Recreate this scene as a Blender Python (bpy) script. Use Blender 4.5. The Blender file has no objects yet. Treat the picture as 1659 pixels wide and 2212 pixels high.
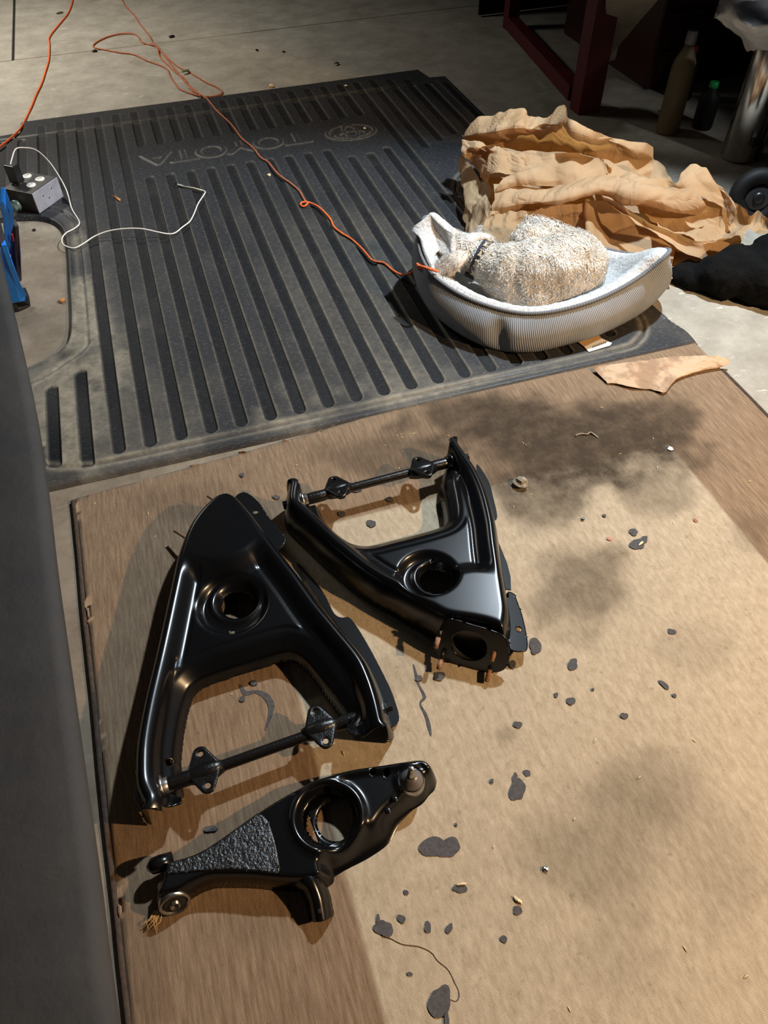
import bpy, math, random
import numpy as np
from mathutils import Vector, Matrix
random.seed(4); rng = np.random.RandomState(4)
SC = bpy.context.scene; COL = SC.collection
PI = math.pi

# ------------------------------------------------------------------ camera
IW, IH, F = 1659.0, 2212.0, 1600.0
CH = 1.28443                                    # camera height above the slab
RT = np.array([0.95208609, -0.30553071, -0.01353046])
UP = np.array([0.23976474, 0.71822098, 0.65320096])
FW = np.array([0.18985509, 0.62514767, -0.75706369])
cd = bpy.data.cameras.new('camera'); cam = bpy.data.objects.new('camera', cd); COL.objects.link(cam)
cd.sensor_fit = 'HORIZONTAL'; cd.sensor_width = 36.0; cd.lens = F/IW*36.0; cd.clip_start = .02; cd.clip_end = 60
cam.matrix_world = Matrix(((RT[0], UP[0], -FW[0], 0), (RT[1], UP[1], -FW[1], 0), (RT[2], UP[2], -FW[2], CH), (0, 0, 0, 1)))
SC.camera = cam

# ------------------------------------------------------------------ world and lamps
w = bpy.data.worlds.new('world'); SC.world = w; w.use_nodes = True
w.node_tree.nodes['Background'].inputs[0].default_value = (.30, .36, .45, 1)
w.node_tree.nodes['Background'].inputs[1].default_value = .026
def lamp(name, loc, target, size, power, color, spot=None, blend=.3):
    ld = bpy.data.lights.new(name, 'SPOT' if spot else 'AREA')
    if spot:
        ld.spot_size = math.radians(spot); ld.spot_blend = blend; ld.shadow_soft_size = size
    else:
        ld.shape = 'RECTANGLE'; ld.size, ld.size_y = size
    ld.energy = power; ld.color = color
    o = bpy.data.objects.new(name, ld); COL.objects.link(o); o.location = loc
    o.rotation_euler = (Vector(target)-Vector(loc)).to_track_quat('-Z', 'Y').to_euler()
    return o
def aim(az, el): a, e = math.radians(az), math.radians(el); return Vector((-math.sin(a)*math.cos(e), math.cos(a)*math.cos(e), math.sin(e)))
L1 = Vector((2.15, -.45, 1.75)); L2 = Vector((1.55, 1.90, 2.1))
lamp('warm_work_lamp', L1, L1+aim(64, -35), .035, 345, (1, .65, .35), 90, .10)
lamp('cool_shop_light', L2, L2+aim(128, -55), .05, 385, (.78, .90, 1.0), 102, .35)
fill_l = lamp('back_left_fill', (-1.3, 4.7, 2.3), (-1.0, 4.2, 0), (.9, .12), 40, (1.0, .95, .86)); fill_l.data.spread = math.radians(105)  # unseen fill light, added to brighten the far-left floor
lamp('rag_fill_spot', (2.75, .9, 1.7), (2.2, 2.33, .42), .06, 34, (.95, .97, 1.0), 15, .6)  # added narrow spot that only brightens the rag and canister
SC.view_settings.view_transform = 'Standard'; SC.view_settings.look = 'None'
SC.view_settings.exposure = 0.0; SC.view_settings.gamma = 1.0
SC.view_settings.use_curve_mapping = False

# ------------------------------------------------------------------ survey: pixel of the photograph -> point at height z
def G(px, py, z=0.0):
    d = (px-IW/2)*RT+(IH/2-py)*UP+F*FW
    t = (CH-z)/-d[2]; P = d*t; P[2] += CH
    return P
def Gs(pts, z=None): return np.array([G(p[0], p[1], (p[2] if len(p) > 2 else z)) for p in pts])

# ------------------------------------------------------------------ helpers
def tag(o, label=None, cat=None, group=None, kind=None):
    if label: o['label'] = label
    if cat: o['category'] = cat
    if group: o['group'] = group
    if kind: o['kind'] = kind
    return o
def empty(name, loc, label, cat, group=None):
    o = bpy.data.objects.new(name, None); COL.objects.link(o); o.location = tuple(loc); o.empty_display_size = .05
    return tag(o, label, cat, group)
def mk(name, V, Fc, mat, parent=None, smooth=True, loc=None, mats=None):
    """link one mesh; V are world points; the origin goes to loc (or the parent's origin)"""
    V = np.asarray(V, dtype=float)
    if parent is not None:
        org = np.array(parent_world(parent))
    else:
        org = np.array(loc) if loc is not None else np.array([V[:, 0].mean(), V[:, 1].mean(), V[:, 2].min()])
    me = bpy.data.meshes.new(name); me.from_pydata((V-org).tolist(), [], [tuple(int(i) for i in f) for f in Fc]); me.update()
    if smooth: me.polygons.foreach_set('use_smooth', [True]*len(me.polygons))
    if mat: me.materials.append(mat)
    o = bpy.data.objects.new(name, me); COL.objects.link(o)
    if parent is not None: o.parent = parent
    else: o.location = tuple(org)
    return o
def parent_world(p):
    v = Vector((0, 0, 0))
    while p is not None: v = v+p.location; p = p.parent
    return tuple(v)
def mod_solid(o, th, off=-1):
    m = o.modifiers.new('thickness', 'SOLIDIFY'); m.thickness = th; m.offset = off; return o
def mod_bevel(o, wd, seg=2):
    m = o.modifiers.new('bevel', 'BEVEL'); m.width = wd; m.segments = seg; m.limit_method = 'ANGLE'; m.angle_limit = .6; return o
def catmull(P, n=8, closed=False):
    P = np.asarray(P, float); out = []; N = len(P)
    rngi = range(N) if closed else range(N-1)
    for i in rngi:
        if closed: p0, p1, p2, p3 = P[(i-1) % N], P[i], P[(i+1) % N], P[(i+2) % N]
        else: p0, p1, p2, p3 = P[max(i-1, 0)], P[i], P[i+1], P[min(i+2, N-1)]
        for k in range(n):
            t = k/n
            out.append(.5*((2*p1)+(-p0+p2)*t+(2*p0-5*p1+4*p2-p3)*t*t+(-p0+3*p1-3*p2+p3)*t**3))
    if not closed: out.append(P[-1])
    return np.array(out)
def frame(d, ref=(0, 0, 1)):
    d = np.array(d, float); d /= np.linalg.norm(d); r = np.array(ref, float)
    if abs(d@r) > .95: r = np.array([1., 0, 0])
    a = np.cross(r, d); a /= np.linalg.norm(a); b = np.cross(d, a); return a, b, d
def tube(P, r, n=8, cap=True, flat=1.0):
    P = np.asarray(P, float); N = len(P); r = np.full(N, r) if np.isscalar(r) else np.asarray(r)
    V = []; Fc = []; T = np.gradient(P, axis=0); T /= np.linalg.norm(T, axis=1)[:, None]+1e-12
    a, b, _ = frame(T[0])
    for i in range(N):
        b = np.cross(T[i], a); b /= np.linalg.norm(b)+1e-12; a = np.cross(b, T[i])
        for k in range(n):
            t = 2*PI*k/n; V.append(P[i]+r[i]*(math.cos(t)*a+flat*math.sin(t)*b))
    for i in range(N-1):
        for k in range(n):
            k2 = (k+1) % n; Fc.append((i*n+k, i*n+k2, (i+1)*n+k2, (i+1)*n+k))
    if cap: Fc.append(tuple(range(n))[::-1]); Fc.append(tuple((N-1)*n+k for k in range(n)))
    return V, Fc
def lathe(prof, c, axis, n=24):
    """prof: list of (distance along axis, radius)"""
    a, b, d = frame(axis); c = np.array(c, float); V = []; Fc = []
    for s, r in prof:
        for k in range(n):
            t = 2*PI*k/n; V.append(c+d*s+r*(math.cos(t)*a+math.sin(t)*b))
    for i in range(len(prof)-1):
        for k in range(n):
            k2 = (k+1) % n; Fc.append((i*n+k, i*n+k2, (i+1)*n+k2, (i+1)*n+k))
    Fc.append(tuple(range(n))[::-1]); Fc.append(tuple((len(prof)-1)*n+k for k in range(n)))
    return V, Fc
def join(parts):
    V = []; Fc = []
    for v, f in parts:
        o = len(V); V += [tuple(p) for p in v]; Fc += [tuple(i+o for i in q) for q in f]
    return V, Fc
def boxm(c, u, v, w_):
    """box from centre and three half vectors"""
    c, u, v, w_ = [np.array(x, float) for x in (c, u, v, w_)]
    V = [c+a*u+b*v+e*w_ for a in (-1, 1) for b in (-1, 1) for e in (-1, 1)]
    Fc = [(0, 1, 3, 2), (4, 6, 7, 5), (0, 4, 5, 1), (2, 3, 7, 6), (0, 2, 6, 4), (1, 5, 7, 3)]
    return V, Fc
def prism(poly, z0, z1):
    n = len(poly); V = [(p[0], p[1], z0) for p in poly]+[(p[0], p[1], z1) for p in poly]
    Fc = [tuple(range(n))[::-1], tuple(range(n, 2*n))]+[(i, (i+1) % n, n+(i+1) % n, n+i) for i in range(n)]
    return V, Fc
def area2(p):
    p = np.asarray(p); return (p[:, 0]*np.roll(p[:, 1], -1)-np.roll(p[:, 0], -1)*p[:, 1]).sum()
def ccw(p): return p if area2(p) > 0 else p[::-1]
def sdist(X, Y, poly, closed=True):
    """distance to polyline, and signed (negative inside) if closed"""
    p = np.asarray(poly, float); q = np.roll(p, -1, 0) if closed else None
    if not closed: p, q = p[:-1], p[1:]
    sh = X.shape; x = X.ravel().astype(np.float32); y = Y.ravel().astype(np.float32)
    D = np.full(x.shape, 1e9, np.float32); ins = np.zeros(x.shape, bool)
    for (ax, ay), (bx, by) in zip(p[:, :2], q[:, :2]):
        ex, ey = bx-ax, by-ay; L = ex*ex+ey*ey+1e-12
        t = np.clip(((x-ax)*ex+(y-ay)*ey)/L, 0, 1)
        D = np.minimum(D, (x-ax-t*ex)**2+(y-ay-t*ey)**2)
        if closed and ay != by:
            c = ((ay > y) != (by > y)) & (x < (bx-ax)*(y-ay)/(by-ay)+ax); ins ^= c
    D = np.sqrt(D)
    if closed: D = np.where(ins, -D, D)
    return D.reshape(sh)
def sstep(x, a, b):
    t = np.clip((x-a)/(b-a), 0, 1); return t*t*(3-2*t)
def round_up(d, wd):                             # steep at the foot, rounded at the crest
    t = np.clip(d/wd, 0, 1); return (1-(1-t)**2.6)
def noise2(X, Y, s, seed=0, oct=3):
    r = np.random.RandomState(seed); out = np.zeros_like(X, dtype=float); amp = 1; tot = 0
    for o in range(oct):
        g = r.rand(64, 64); x = (X/s*2**o) % 63; y = (Y/s*2**o) % 63
        xi = np.floor(x).astype(int); yi = np.floor(y).astype(int); fx = x-xi; fy = y-yi
        fx = fx*fx*(3-2*fx); fy = fy*fy*(3-2*fy)
        v = (g[xi, yi]*(1-fx)*(1-fy)+g[xi+1, yi]*fx*(1-fy)+g[xi, yi+1]*(1-fx)*fy+g[xi+1, yi+1]*fx*fy)
        out += v*amp; tot += amp; amp *= .55
    return out/tot
def heightfield(name, sdf, hf, bb, res, mat, parent=None, loc=None, thick=.003, attrs=None, xs=None, ys=None, M=None):
    """sheet over the region sdf<0, edge vertices pulled onto the outline"""
    if xs is None: xs = np.arange(bb[0]-res*2, bb[1]+res*2, res)
    if ys is None: ys = np.arange(bb[2]-res*2, bb[3]+res*2, res)
    X, Y = np.meshgrid(xs, ys, indexing='ij'); D = sdf(X, Y); e = res*.25
    gx = (sdf(X+e, Y)-sdf(X-e, Y))/(2*e); gy = (sdf(X, Y+e)-sdf(X, Y-e))/(2*e); gn = gx*gx+gy*gy+1e-9
    near = np.abs(D) < res*.72
    X2 = np.where(near, X-D*gx/gn, X); Y2 = np.where(near, Y-D*gy/gn, Y)
    ok = (D < res*.72); Z = hf(X2, Y2)
    f = ok[:-1, :-1] & ok[1:, :-1] & ok[:-1, 1:] & ok[1:, 1:]
    allsn = near[:-1, :-1] & near[1:, :-1] & near[:-1, 1:] & near[1:, 1:]
    f &= ~allsn | (D[:-1, :-1]+D[1:, 1:] < 0)
    ny = len(ys); I, J = np.nonzero(f); a = I*ny+J
    Q = np.stack([a, a+ny, a+ny+1, a+1], 1)
    used = np.unique(Q); remap = np.full(X.size, -1); remap[used] = np.arange(len(used)); Q = remap[Q]
    V = np.stack([X2.ravel()[used], Y2.ravel()[used], Z.ravel()[used]], 1)
    if M is not None: V = V@M[0].T+M[1]
    o = mk(name, V, Q, mat, parent, True, loc)
    if thick: mod_solid(o, thick)
    if attrs:
        for k, fn in attrs.items():
            at = o.data.attributes.new(k, 'FLOAT', 'POINT')
            at.data.foreach_set('value', fn(X2, Y2).ravel()[used].astype(np.float32))
    return o

# ------------------------------------------------------------------ materials
class NT:
    def __init__(s, name, base=(.5, .5, .5), rough=.6, metal=0, coat=0, spec=.5):
        s.m = bpy.data.materials.new(name); s.m.use_nodes = True; s.t = s.m.node_tree; s.b = s.t.nodes['Principled BSDF']
        s.b.inputs['Base Color'].default_value = (*base, 1); s.b.inputs['Roughness'].default_value = rough
        s.b.inputs['Metallic'].default_value = metal; s.b.inputs['Coat Weight'].default_value = coat
        s.b.inputs['Coat Roughness'].default_value = .06; s.b.inputs['Specular IOR Level'].default_value = spec
    def n(s, typ, **kw):
        x = s.t.nodes.new(typ)
        for k, v in kw.items():
            if k in x.inputs: x.inputs[k].default_value = v
            else: setattr(x, k, v)
        return x
    def l(s, a, b): s.t.links.new(a, b)
    def co(s, scale=(1, 1, 1), rot=(0, 0, 0)):
        c = s.n('ShaderNodeTexCoord'); mp = s.n('ShaderNodeMapping'); mp.inputs['Scale'].default_value = scale; mp.inputs['Rotation'].default_value = rot
        s.l(c.outputs['Object'], mp.inputs[0]); return mp.outputs[0]
    def noise(s, sc, det=4, vec=None, rough=.6):
        x = s.n('ShaderNodeTexNoise'); x.inputs['Scale'].default_value = sc; x.inputs['Detail'].default_value = det; x.inputs['Roughness'].default_value = rough
        s.l(vec if vec is not None else s.co(), x.inputs['Vector']); return x.outputs[0]
    def ramp(s, fac, stops):
        r = s.n('ShaderNodeValToRGB'); e = r.color_ramp.elements
        while len(e) < len(stops): e.new(.5)
        for i, (p, c) in enumerate(stops): e[i].position = p; e[i].color = (*c, 1) if len(c) == 3 else c
        s.l(fac, r.inputs[0]); return r.outputs[0]
    def mix(s, fac, a, b, mode='MIX'):
        x = s.n('ShaderNodeMix'); x.data_type = 'RGBA'; x.blend_type = mode
        for sock, v in ((x.inputs[0], fac), (x.inputs[6], a), (x.inputs[7], b)):
            if isinstance(v, (int, float)): sock.default_value = v
            elif isinstance(v, tuple): sock.default_value = (*v, 1)
            else: s.l(v, sock)
        return x.outputs[2]
    def math(s, op, a, b=0.0, clamp=False):
        x = s.n('ShaderNodeMath'); x.operation = op; x.use_clamp = clamp
        for sock, v in ((x.inputs[0], a), (x.inputs[1], b)):
            if isinstance(v, (int, float)): sock.default_value = v
            else: s.l(v, sock)
        return x.outputs[0]
    def attr(s, nm):
        x = s.n('ShaderNodeAttribute'); x.attribute_name = nm; return x.outputs['Fac']
    def color(s, c): s.l(c, s.b.inputs['Base Color']); return s
    def rough(s, c): s.l(c, s.b.inputs['Roughness']); return s
    def bump(s, h, strength=.3, dist=.002):
        x = s.n('ShaderNodeBump'); x.inputs['Strength'].default_value = strength; x.inputs['Distance'].default_value = dist
        s.l(h, x.inputs['Height']); s.l(x.outputs[0], s.b.inputs['Normal']); return s
def simple(name, base, rough=.6, metal=0, coat=0, nscale=None, namt=.15, bump=None, spec=.5):
    k = NT(name, base, rough, metal, coat, spec)
    if nscale:
        nz = k.noise(nscale, 5); k.color(k.ramp(nz, [(.3, tuple(max(0, c*(1-namt)) for c in base)), (.7, tuple(min(1, c*(1+namt)) for c in base))]))
        if bump: k.bump(nz, bump[0], bump[1])
    return k.m
# concrete
k = NT('concrete', rough=.75)
n1 = k.noise(1.3, 8); n2 = k.noise(9, 10, rough=.7); n3 = k.noise(90, 4)
c = k.ramp(n1, [(.3, (.225, .205, .165)), (.55, (.30, .275, .225)), (.75, (.36, .335, .28))])
c = k.mix(.55, c, k.ramp(n2, [(.35, (.18, .16, .125)), (.65, (.38, .355, .30))]), 'MIX')
c = k.mix(k.ramp(k.noise(14, 6, k.co((1, 4, 1))), [(.63, (0, 0, 0)), (.68, (1, 1, 1))]), c, (.43, .41, .36))
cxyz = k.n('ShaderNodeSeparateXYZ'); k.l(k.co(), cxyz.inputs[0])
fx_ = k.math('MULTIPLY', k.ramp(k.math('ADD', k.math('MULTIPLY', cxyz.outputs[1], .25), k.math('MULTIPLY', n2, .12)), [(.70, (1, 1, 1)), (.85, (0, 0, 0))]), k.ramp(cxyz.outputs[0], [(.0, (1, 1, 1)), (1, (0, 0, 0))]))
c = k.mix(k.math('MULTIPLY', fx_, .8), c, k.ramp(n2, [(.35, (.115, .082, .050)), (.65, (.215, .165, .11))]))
k.color(c).bump(k.mix(.5, n2, n3), .25, .002); CONC = k.m
CONC_DARK = simple('joint_filler', (.03, .026, .022), .9)
# rubber mat
k = NT('bed_mat_rubber', rough=.42, spec=.22)
vs = k.co((30, 160, 1)); sc = k.noise(2.2, 5, vs, .75)
scr = k.ramp(sc, [(.56, (0, 0, 0)), (.66, (1, 1, 1))])
spk = k.ramp(k.noise(150, 3), [(.62, (0, 0, 0)), (.72, (1, 1, 1))])
pat = k.noise(5.5, 5)
d = k.attr('dust')
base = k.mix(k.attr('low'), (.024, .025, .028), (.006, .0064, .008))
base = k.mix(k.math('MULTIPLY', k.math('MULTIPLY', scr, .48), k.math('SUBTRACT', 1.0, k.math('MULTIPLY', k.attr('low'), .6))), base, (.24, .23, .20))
base = k.mix(k.math('MULTIPLY', spk, .10), base, (.2, .19, .16))
df = k.math('MULTIPLY', d, k.math('ADD', k.math('MULTIPLY', k.noise(40, 5), 1.1), -.05), True)
base = k.mix(df, base, (.36, .315, .23))
base = k.mix(k.math('MULTIPLY', k.ramp(pat, [(.5, (0, 0, 0)), (.8, (1, 1, 1))]), .22), base, (.06, .056, .048))
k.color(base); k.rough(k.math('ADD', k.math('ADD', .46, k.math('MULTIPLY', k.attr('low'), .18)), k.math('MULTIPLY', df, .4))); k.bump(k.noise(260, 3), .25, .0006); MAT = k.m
# rug
k = NT('rug_weave', rough=.95, spec=.15)
cx = k.n('ShaderNodeTexWave', wave_type='BANDS', bands_direction='X'); cx.inputs['Scale'].default_value = 150; cx.inputs['Distortion'].default_value = 2.5; cx.inputs['Detail'].default_value = 3; k.l(k.co(), cx.inputs[0])
cy = k.n('ShaderNodeTexWave', wave_type='BANDS', bands_direction='Y'); cy.inputs['Scale'].default_value = 125; cy.inputs['Distortion'].default_value = 2.5; cy.inputs['Detail'].default_value = 3; k.l(k.co(), cy.inputs[0])
inn = k.attr('inner'); dirt = k.attr('dirt')
st = k.noise(6, 6, k.co((30, 2.5, 1)), .7)
brown = k.ramp(st, [(.3, (.165, .108, .068)), (.5, (.245, .170, .110)), (.72, (.35, .255, .170))])
tan_ = k.ramp(k.noise(7, 6, k.co((14, 5, 1)), .7), [(.3, (.36, .29, .20)), (.7, (.54, .455, .335))])
c = k.mix(inn, brown, tan_)
gl = k.ramp(k.math('MULTIPLY', cx.outputs[0], cy.outputs[0]), [(.0, (.74, .72, .68)), (.35, (1, 1, 1))])
c = k.mix(.75, c, gl, 'MULTIPLY')
c = k.mix(k.math('MULTIPLY', k.ramp(k.noise(16, 8, k.co((9, 1.3, 1)), .8), [(.55, (0, 0, 0)), (.72, (1, 1, 1))]), .30), c, (.16, .12, .08))
c = k.mix(k.math('MULTIPLY', k.ramp(k.noise(60, 4, k.co((1, 1, 1))), [(.62, (0, 0, 0)), (.75, (1, 1, 1))]), .35), c, (.10, .07, .04))
dd = k.math('MULTIPLY', dirt, k.math('ADD', .45, k.math('MULTIPLY', k.noise(22, 6, rough=.75), 1.0)), True)
c = k.mix(dd, c, (.050, .036, .024))
k.color(c); hh = k.math('MULTIPLY', cx.outputs[0], cy.outputs[0]); k.bump(hh, .5, .0016); RUG = k.m
RUGEDGE = simple('rug_edge_dark', (.045, .03, .02), .95, nscale=90, namt=.4, bump=(.6, .002))
STAIN = simple('spilled_paint', (.060, .057, .058), .8, nscale=180, namt=.3, bump=(.4, .0006), spec=.3)
# enamel
def enamel(name, base=(.0022, .0023, .0027), rough=.25, nb=(.04, .0005), sc=60):
    k = NT(name, base, rough, 0, .12, .42); k.b.inputs['Coat Roughness'].default_value = .14
    k.bump(k.noise(sc, 3), nb[0], nb[1]); return k.m
BLK = enamel('black_gloss_paint'); BLKR = enamel('black_paint_pitted', (.0035, .0038, .0045), rough=.33, nb=(1.0, .0024), sc=210); BLKR.node_tree.nodes['Principled BSDF'].inputs['Specular IOR Level'].default_value = 1.0
BLKT = enamel('black_paint_on_flange', rough=.36); BLKT.node_tree.nodes['Principled BSDF'].inputs['Specular IOR Level'].default_value = .2
BLKC = enamel('black_paint_on_casting', (.005, .0045, .0045), .27, (.7, .0009), 300)
STEEL = simple('bare_steel', (.45, .43, .40), .28, 1, nscale=150, namt=.25)
RUST = simple('rusty_thread', (.23, .115, .06), .75, nscale=300, namt=.5, bump=(.6, .001))
CHROME = simple('worn_chrome', (.62, .60, .57), .18, 1, nscale=40, namt=.12)
RUBB = simple('bushing_rubber', (.012, .011, .011), .5)
KR = NT('kraft_paper', rough=.75, spec=.25)
nz = KR.noise(7, 6)
KR.color(KR.ramp(nz, [(.3, (.33, .22, .115)), (.7, (.48, .345, .21))])); KR.bump(KR.noise(35, 6), .35, .004)
tr = KR.n('ShaderNodeBsdfTranslucent'); tr.inputs[0].default_value = (.62, .28, .07, 1)
mx = KR.n('ShaderNodeMixShader'); mx.inputs[0].default_value = .32
KR.l(KR.b.outputs[0], mx.inputs[1]); KR.l(tr.outputs[0], mx.inputs[2]); KR.l(mx.outputs[0], KR.t.nodes['Material Output'].inputs[0]); KRAFT = KR.m
KRS = NT('kraft_scrap', rough=.8); KRS.color(KRS.ramp(KRS.noise(16, 5), [(.42, (.27, .17, .10)), (.56, (.46, .32, .20))])); KRAFTS = KRS.m
k = NT('corduroy', rough=.85, spec=.2)
wv = k.n('ShaderNodeAttribute'); wv.attribute_name = 'rib'
ribw = k.math('SINE', k.math('MULTIPLY', wv.outputs['Fac'], 1.0))
c = k.ramp(k.noise(12, 5), [(.3, (.24, .265, .30)), (.7, (.33, .36, .40))])
c = k.mix(k.math('MULTIPLY', k.math('ADD', ribw, 1.0), .14), c, (.17, .165, .16))
c = k.mix(k.ramp(k.noise(5, 4), [(.62, (0, 0, 0)), (.8, (.55, .55, .55))]), c, (.24, .21, .17))
k.color(c); k.bump(ribw, .5, .0015); CORD = k.m
PLUSH = simple('white_plush', (.50, .50, .49), .95, nscale=120, namt=.18, bump=(.9, .006))
PIPE = NT('rope_piping', (.12, .125, .135), .8); PIPE = PIPE.m
k = NT('dog_coat', rough=.75, spec=.2)
c = k.ramp(k.noise(11, 5), [(.3, (.36, .30, .22)), (.52, (.50, .45, .38)), (.7, (.60, .57, .52))])
c = k.mix(k.ramp(k.noise(38, 3), [(.56, (0, 0, 0)), (.7, (.4, .4, .4))]), c, (.33, .30, .27))
k.color(c); k.bump(k.noise(60, 4), .7, .006); DOG = k.m
FUR = simple('curly_hair', (.60, .57, .52), .55, nscale=22, namt=.36)
EAR = simple('ear_hair', (.50, .44, .37), .7, nscale=60, namt=.35, bump=(.6, .003))
COLLAR = simple('collar_webbing', (.035, .035, .045), .8)
COLPR = simple('collar_print', (.42, .36, .27), .8)
ORG = NT('orange_cord', rough=.7); ORG.color(ORG.ramp(ORG.noise(260, 3), [(.35, (.42, .07, .015)), (.62, (.85, .17, .03))])); ORG.bump(ORG.noise(380, 2), .8, .001); ORG = ORG.m
ORGD = NT('dusty_cord', rough=.8); ORGD.color(ORGD.ramp(ORGD.noise(200, 3), [(.35, (.22, .07, .03)), (.65, (.50, .15, .06))])); ORGD = ORGD.m
WHT = simple('white_plastic', (.78, .76, .70), .35)
SHEATH = simple('cream_sheath', (.62, .58, .40), .5)
GALV = simple('galvanised_box', (.060, .058, .056), .5, .6, nscale=30, namt=.3)
GALVL = simple('galvanised_cover', (.42, .43, .50), .4, .35, nscale=25, namt=.15, bump=(.2, .002))
BLKP = simple('black_plastic', (.010, .010, .011), .35)
BLUE = simple('blue_vinyl', (.015, .22, .95), .38, nscale=9, namt=.15)
GREENC = simple('green_tint_connector', (.25, .36, .34), .3, .7)
WEB = simple('grey_webbing', (.035, .032, .038), .8)
RED = simple('dark_red_enamel', (.085, .007, .010), .5)
MAROON = simple('maroon_steel', (.040, .008, .008), .4)
DARKP = simple('dark_plastic', (.006, .0055, .0055), .65, spec=.25)
CREAMP = simple('stained_board', (.33, .30, .24), .8, nscale=6, namt=.25)
RAG = simple('white_rag', (.66, .66, .66), .85, nscale=10, namt=.15)
k = NT('charcoal_cloth', rough=.75, spec=.25); k.color(k.ramp(k.noise(6, 7, rough=.7), [(.3, (.019, .019, .020)), (.7, (.033, .031, .029))])); k.bump(k.noise(14, 5), .3, .01); CLOTH = k.m

# ------------------------------------------------------------------ the setting
fl = mk('floor', *prism([(-7, -3), (8, -3), (8, 9), (-7, 9)], -.14, -.012), CONC_DARK, smooth=False, loc=(0, 0, -.14)); tag(fl, kind='structure')
for (x0, y0, x1, y1) in ((-7, -3, 8, 4.438), (-7, 4.446, -.520, 9), (-.508, 4.446, 8, 9)):
    s = mk('slab', *boxm(((x0+x1)/2, (y0+y1)/2, -.055), ((x1-x0)/2, 0, 0), (0, (y1-y0)/2, 0), (0, 0, .055)), CONC, fl, False); mod_bevel(s, .004)
wl = mk('wall_back', *boxm((.5, 8.9, 1.4), (7.5, 0, 0), (0, .06, 0), (0, 0, 1.55)), simple('wall_paint', (.16, .15, .13), .9, nscale=3), smooth=False); tag(wl, kind='structure')
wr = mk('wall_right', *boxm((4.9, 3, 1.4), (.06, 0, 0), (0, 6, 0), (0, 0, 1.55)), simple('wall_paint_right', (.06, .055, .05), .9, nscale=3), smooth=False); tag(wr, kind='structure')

# ------------------------------------------------------------------ rug
RUGZ = .006
g_bl = G(285, 2212)
def rug_left(y): return -.35+(1.32-y)*(g_bl[0]+.35)/(1.32-g_bl[1])
rugpoly = ccw(np.array([(rug_left(1.322), 1.322), (.1, 1.352), (.5, 1.385), (1.342, 1.40), (1.352, -.75), (rug_left(-.75), -.75)]))
stains = [(1200, 950, 300, 110, .92), (1060, 905, 190, 70, .75), (1330, 960, 180, 80, .6), (1370, 930, 150, 60, .55), (1190, 1060, 120, 80, .7), (1420, 1060, 90, 60, .45), (1260, 1275, 120, 100, .62), (1330, 1800, 190, 170, .24), (1400, 1700, 160, 110, .30),
          (1250, 1850, 170, 90, .22), (1560, 1880, 130, 150, .20), (420, 1090, 130, 50, .3), (860, 985, 200, 55, .55), (1500, 1400, 110, 60, .18), (1620, 1150, 60, 60, .3), (310, 2100, 60, 260, .25), (1090, 1590, 30, 22, .35), (560, 2000, 90, 60, .15), (1330, 2060, 120, 90, .15), (900, 1450, 90, 50, .18)]
def rug_dirt(X, Y):
    out = np.zeros_like(X); nz = noise2(X+3, Y+3, .09, 5, 4)
    for px, py, rx, ry, a in stains:
        c = G(px, py); ex = G(px+rx, py)-c; ey = G(px, py-ry)-c
        M = np.linalg.inv(np.array([[ex[0], ey[0]], [ex[1], ey[1]]])); u = M[0, 0]*(X-c[0])+M[0, 1]*(Y-c[1]); v = M[1, 0]*(X-c[0])+M[1, 1]*(Y-c[1])
        r = np.sqrt(u*u+v*v)+(nz-.5)*1.1
        out = 1-(1-out)*(1-a*(1-sstep(r, .45, 1.15)))
    out += .12*(nz-.3)
    return np.clip(out, 0, 1)
def rug_inner(X, Y):
    top = 1.062-(X-.19)*.022
    return sstep(X-.028, -.004, .004)*(1-sstep(X-1.052, -.004, .004))*(1-sstep(Y-top, -.004, .004))
rug = heightfield('rug', lambda X, Y: sdist(X, Y, rugpoly), lambda X, Y: RUGZ+.0012*noise2(X+2, Y+2, .12, 8), (-.4, 1.38, -.76, 1.42), .008, RUG, loc=(.5, .3, 0), thick=.005, attrs={'dirt': rug_dirt, 'inner': rug_inner})
tag(rug, 'large flat brown area rug with tan woven centre and grey paint spots', 'rug')
for nm, pts in (('rug_edge', [(rug_left(1.318)-.005, 1.318), (rug_left(.8)-.005, .8), (rug_left(.2)-.004, .2), (rug_left(-.75), -.75)]), ('rug_edge', [(1.344, 1.25), (1.353, -.75)])):
    P = catmull([(a, b, .0035) for a, b in pts], 30); P[:, 0] += (noise2(P[:, 1]+3, P[:, 1]*0+2, .2, 3)-.5)*.005
    mk(nm, *tube(P, .0062, 7), RUGEDGE, rug)  # dark tube along the left and right edges
def blob_poly(px, py, rx, ry, n=26, rough=.16, seed=0, ang=0):
    r = np.random.RandomState(seed); ph = r.rand(5)*6.28; P = []
    for i in range(n):
        t = 2*PI*i/n; k_ = 1+rough*sum(math.sin((j+2)*t+ph[j])/(j+1.3) for j in range(5))
        u, v = rx*k_*math.cos(t), ry*k_*math.sin(t); P.append(G(px+u*math.cos(ang)-v*math.sin(ang), py+u*math.sin(ang)+v*math.cos(ang), RUGZ+.001)[:2])
    return np.array(P)
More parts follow.
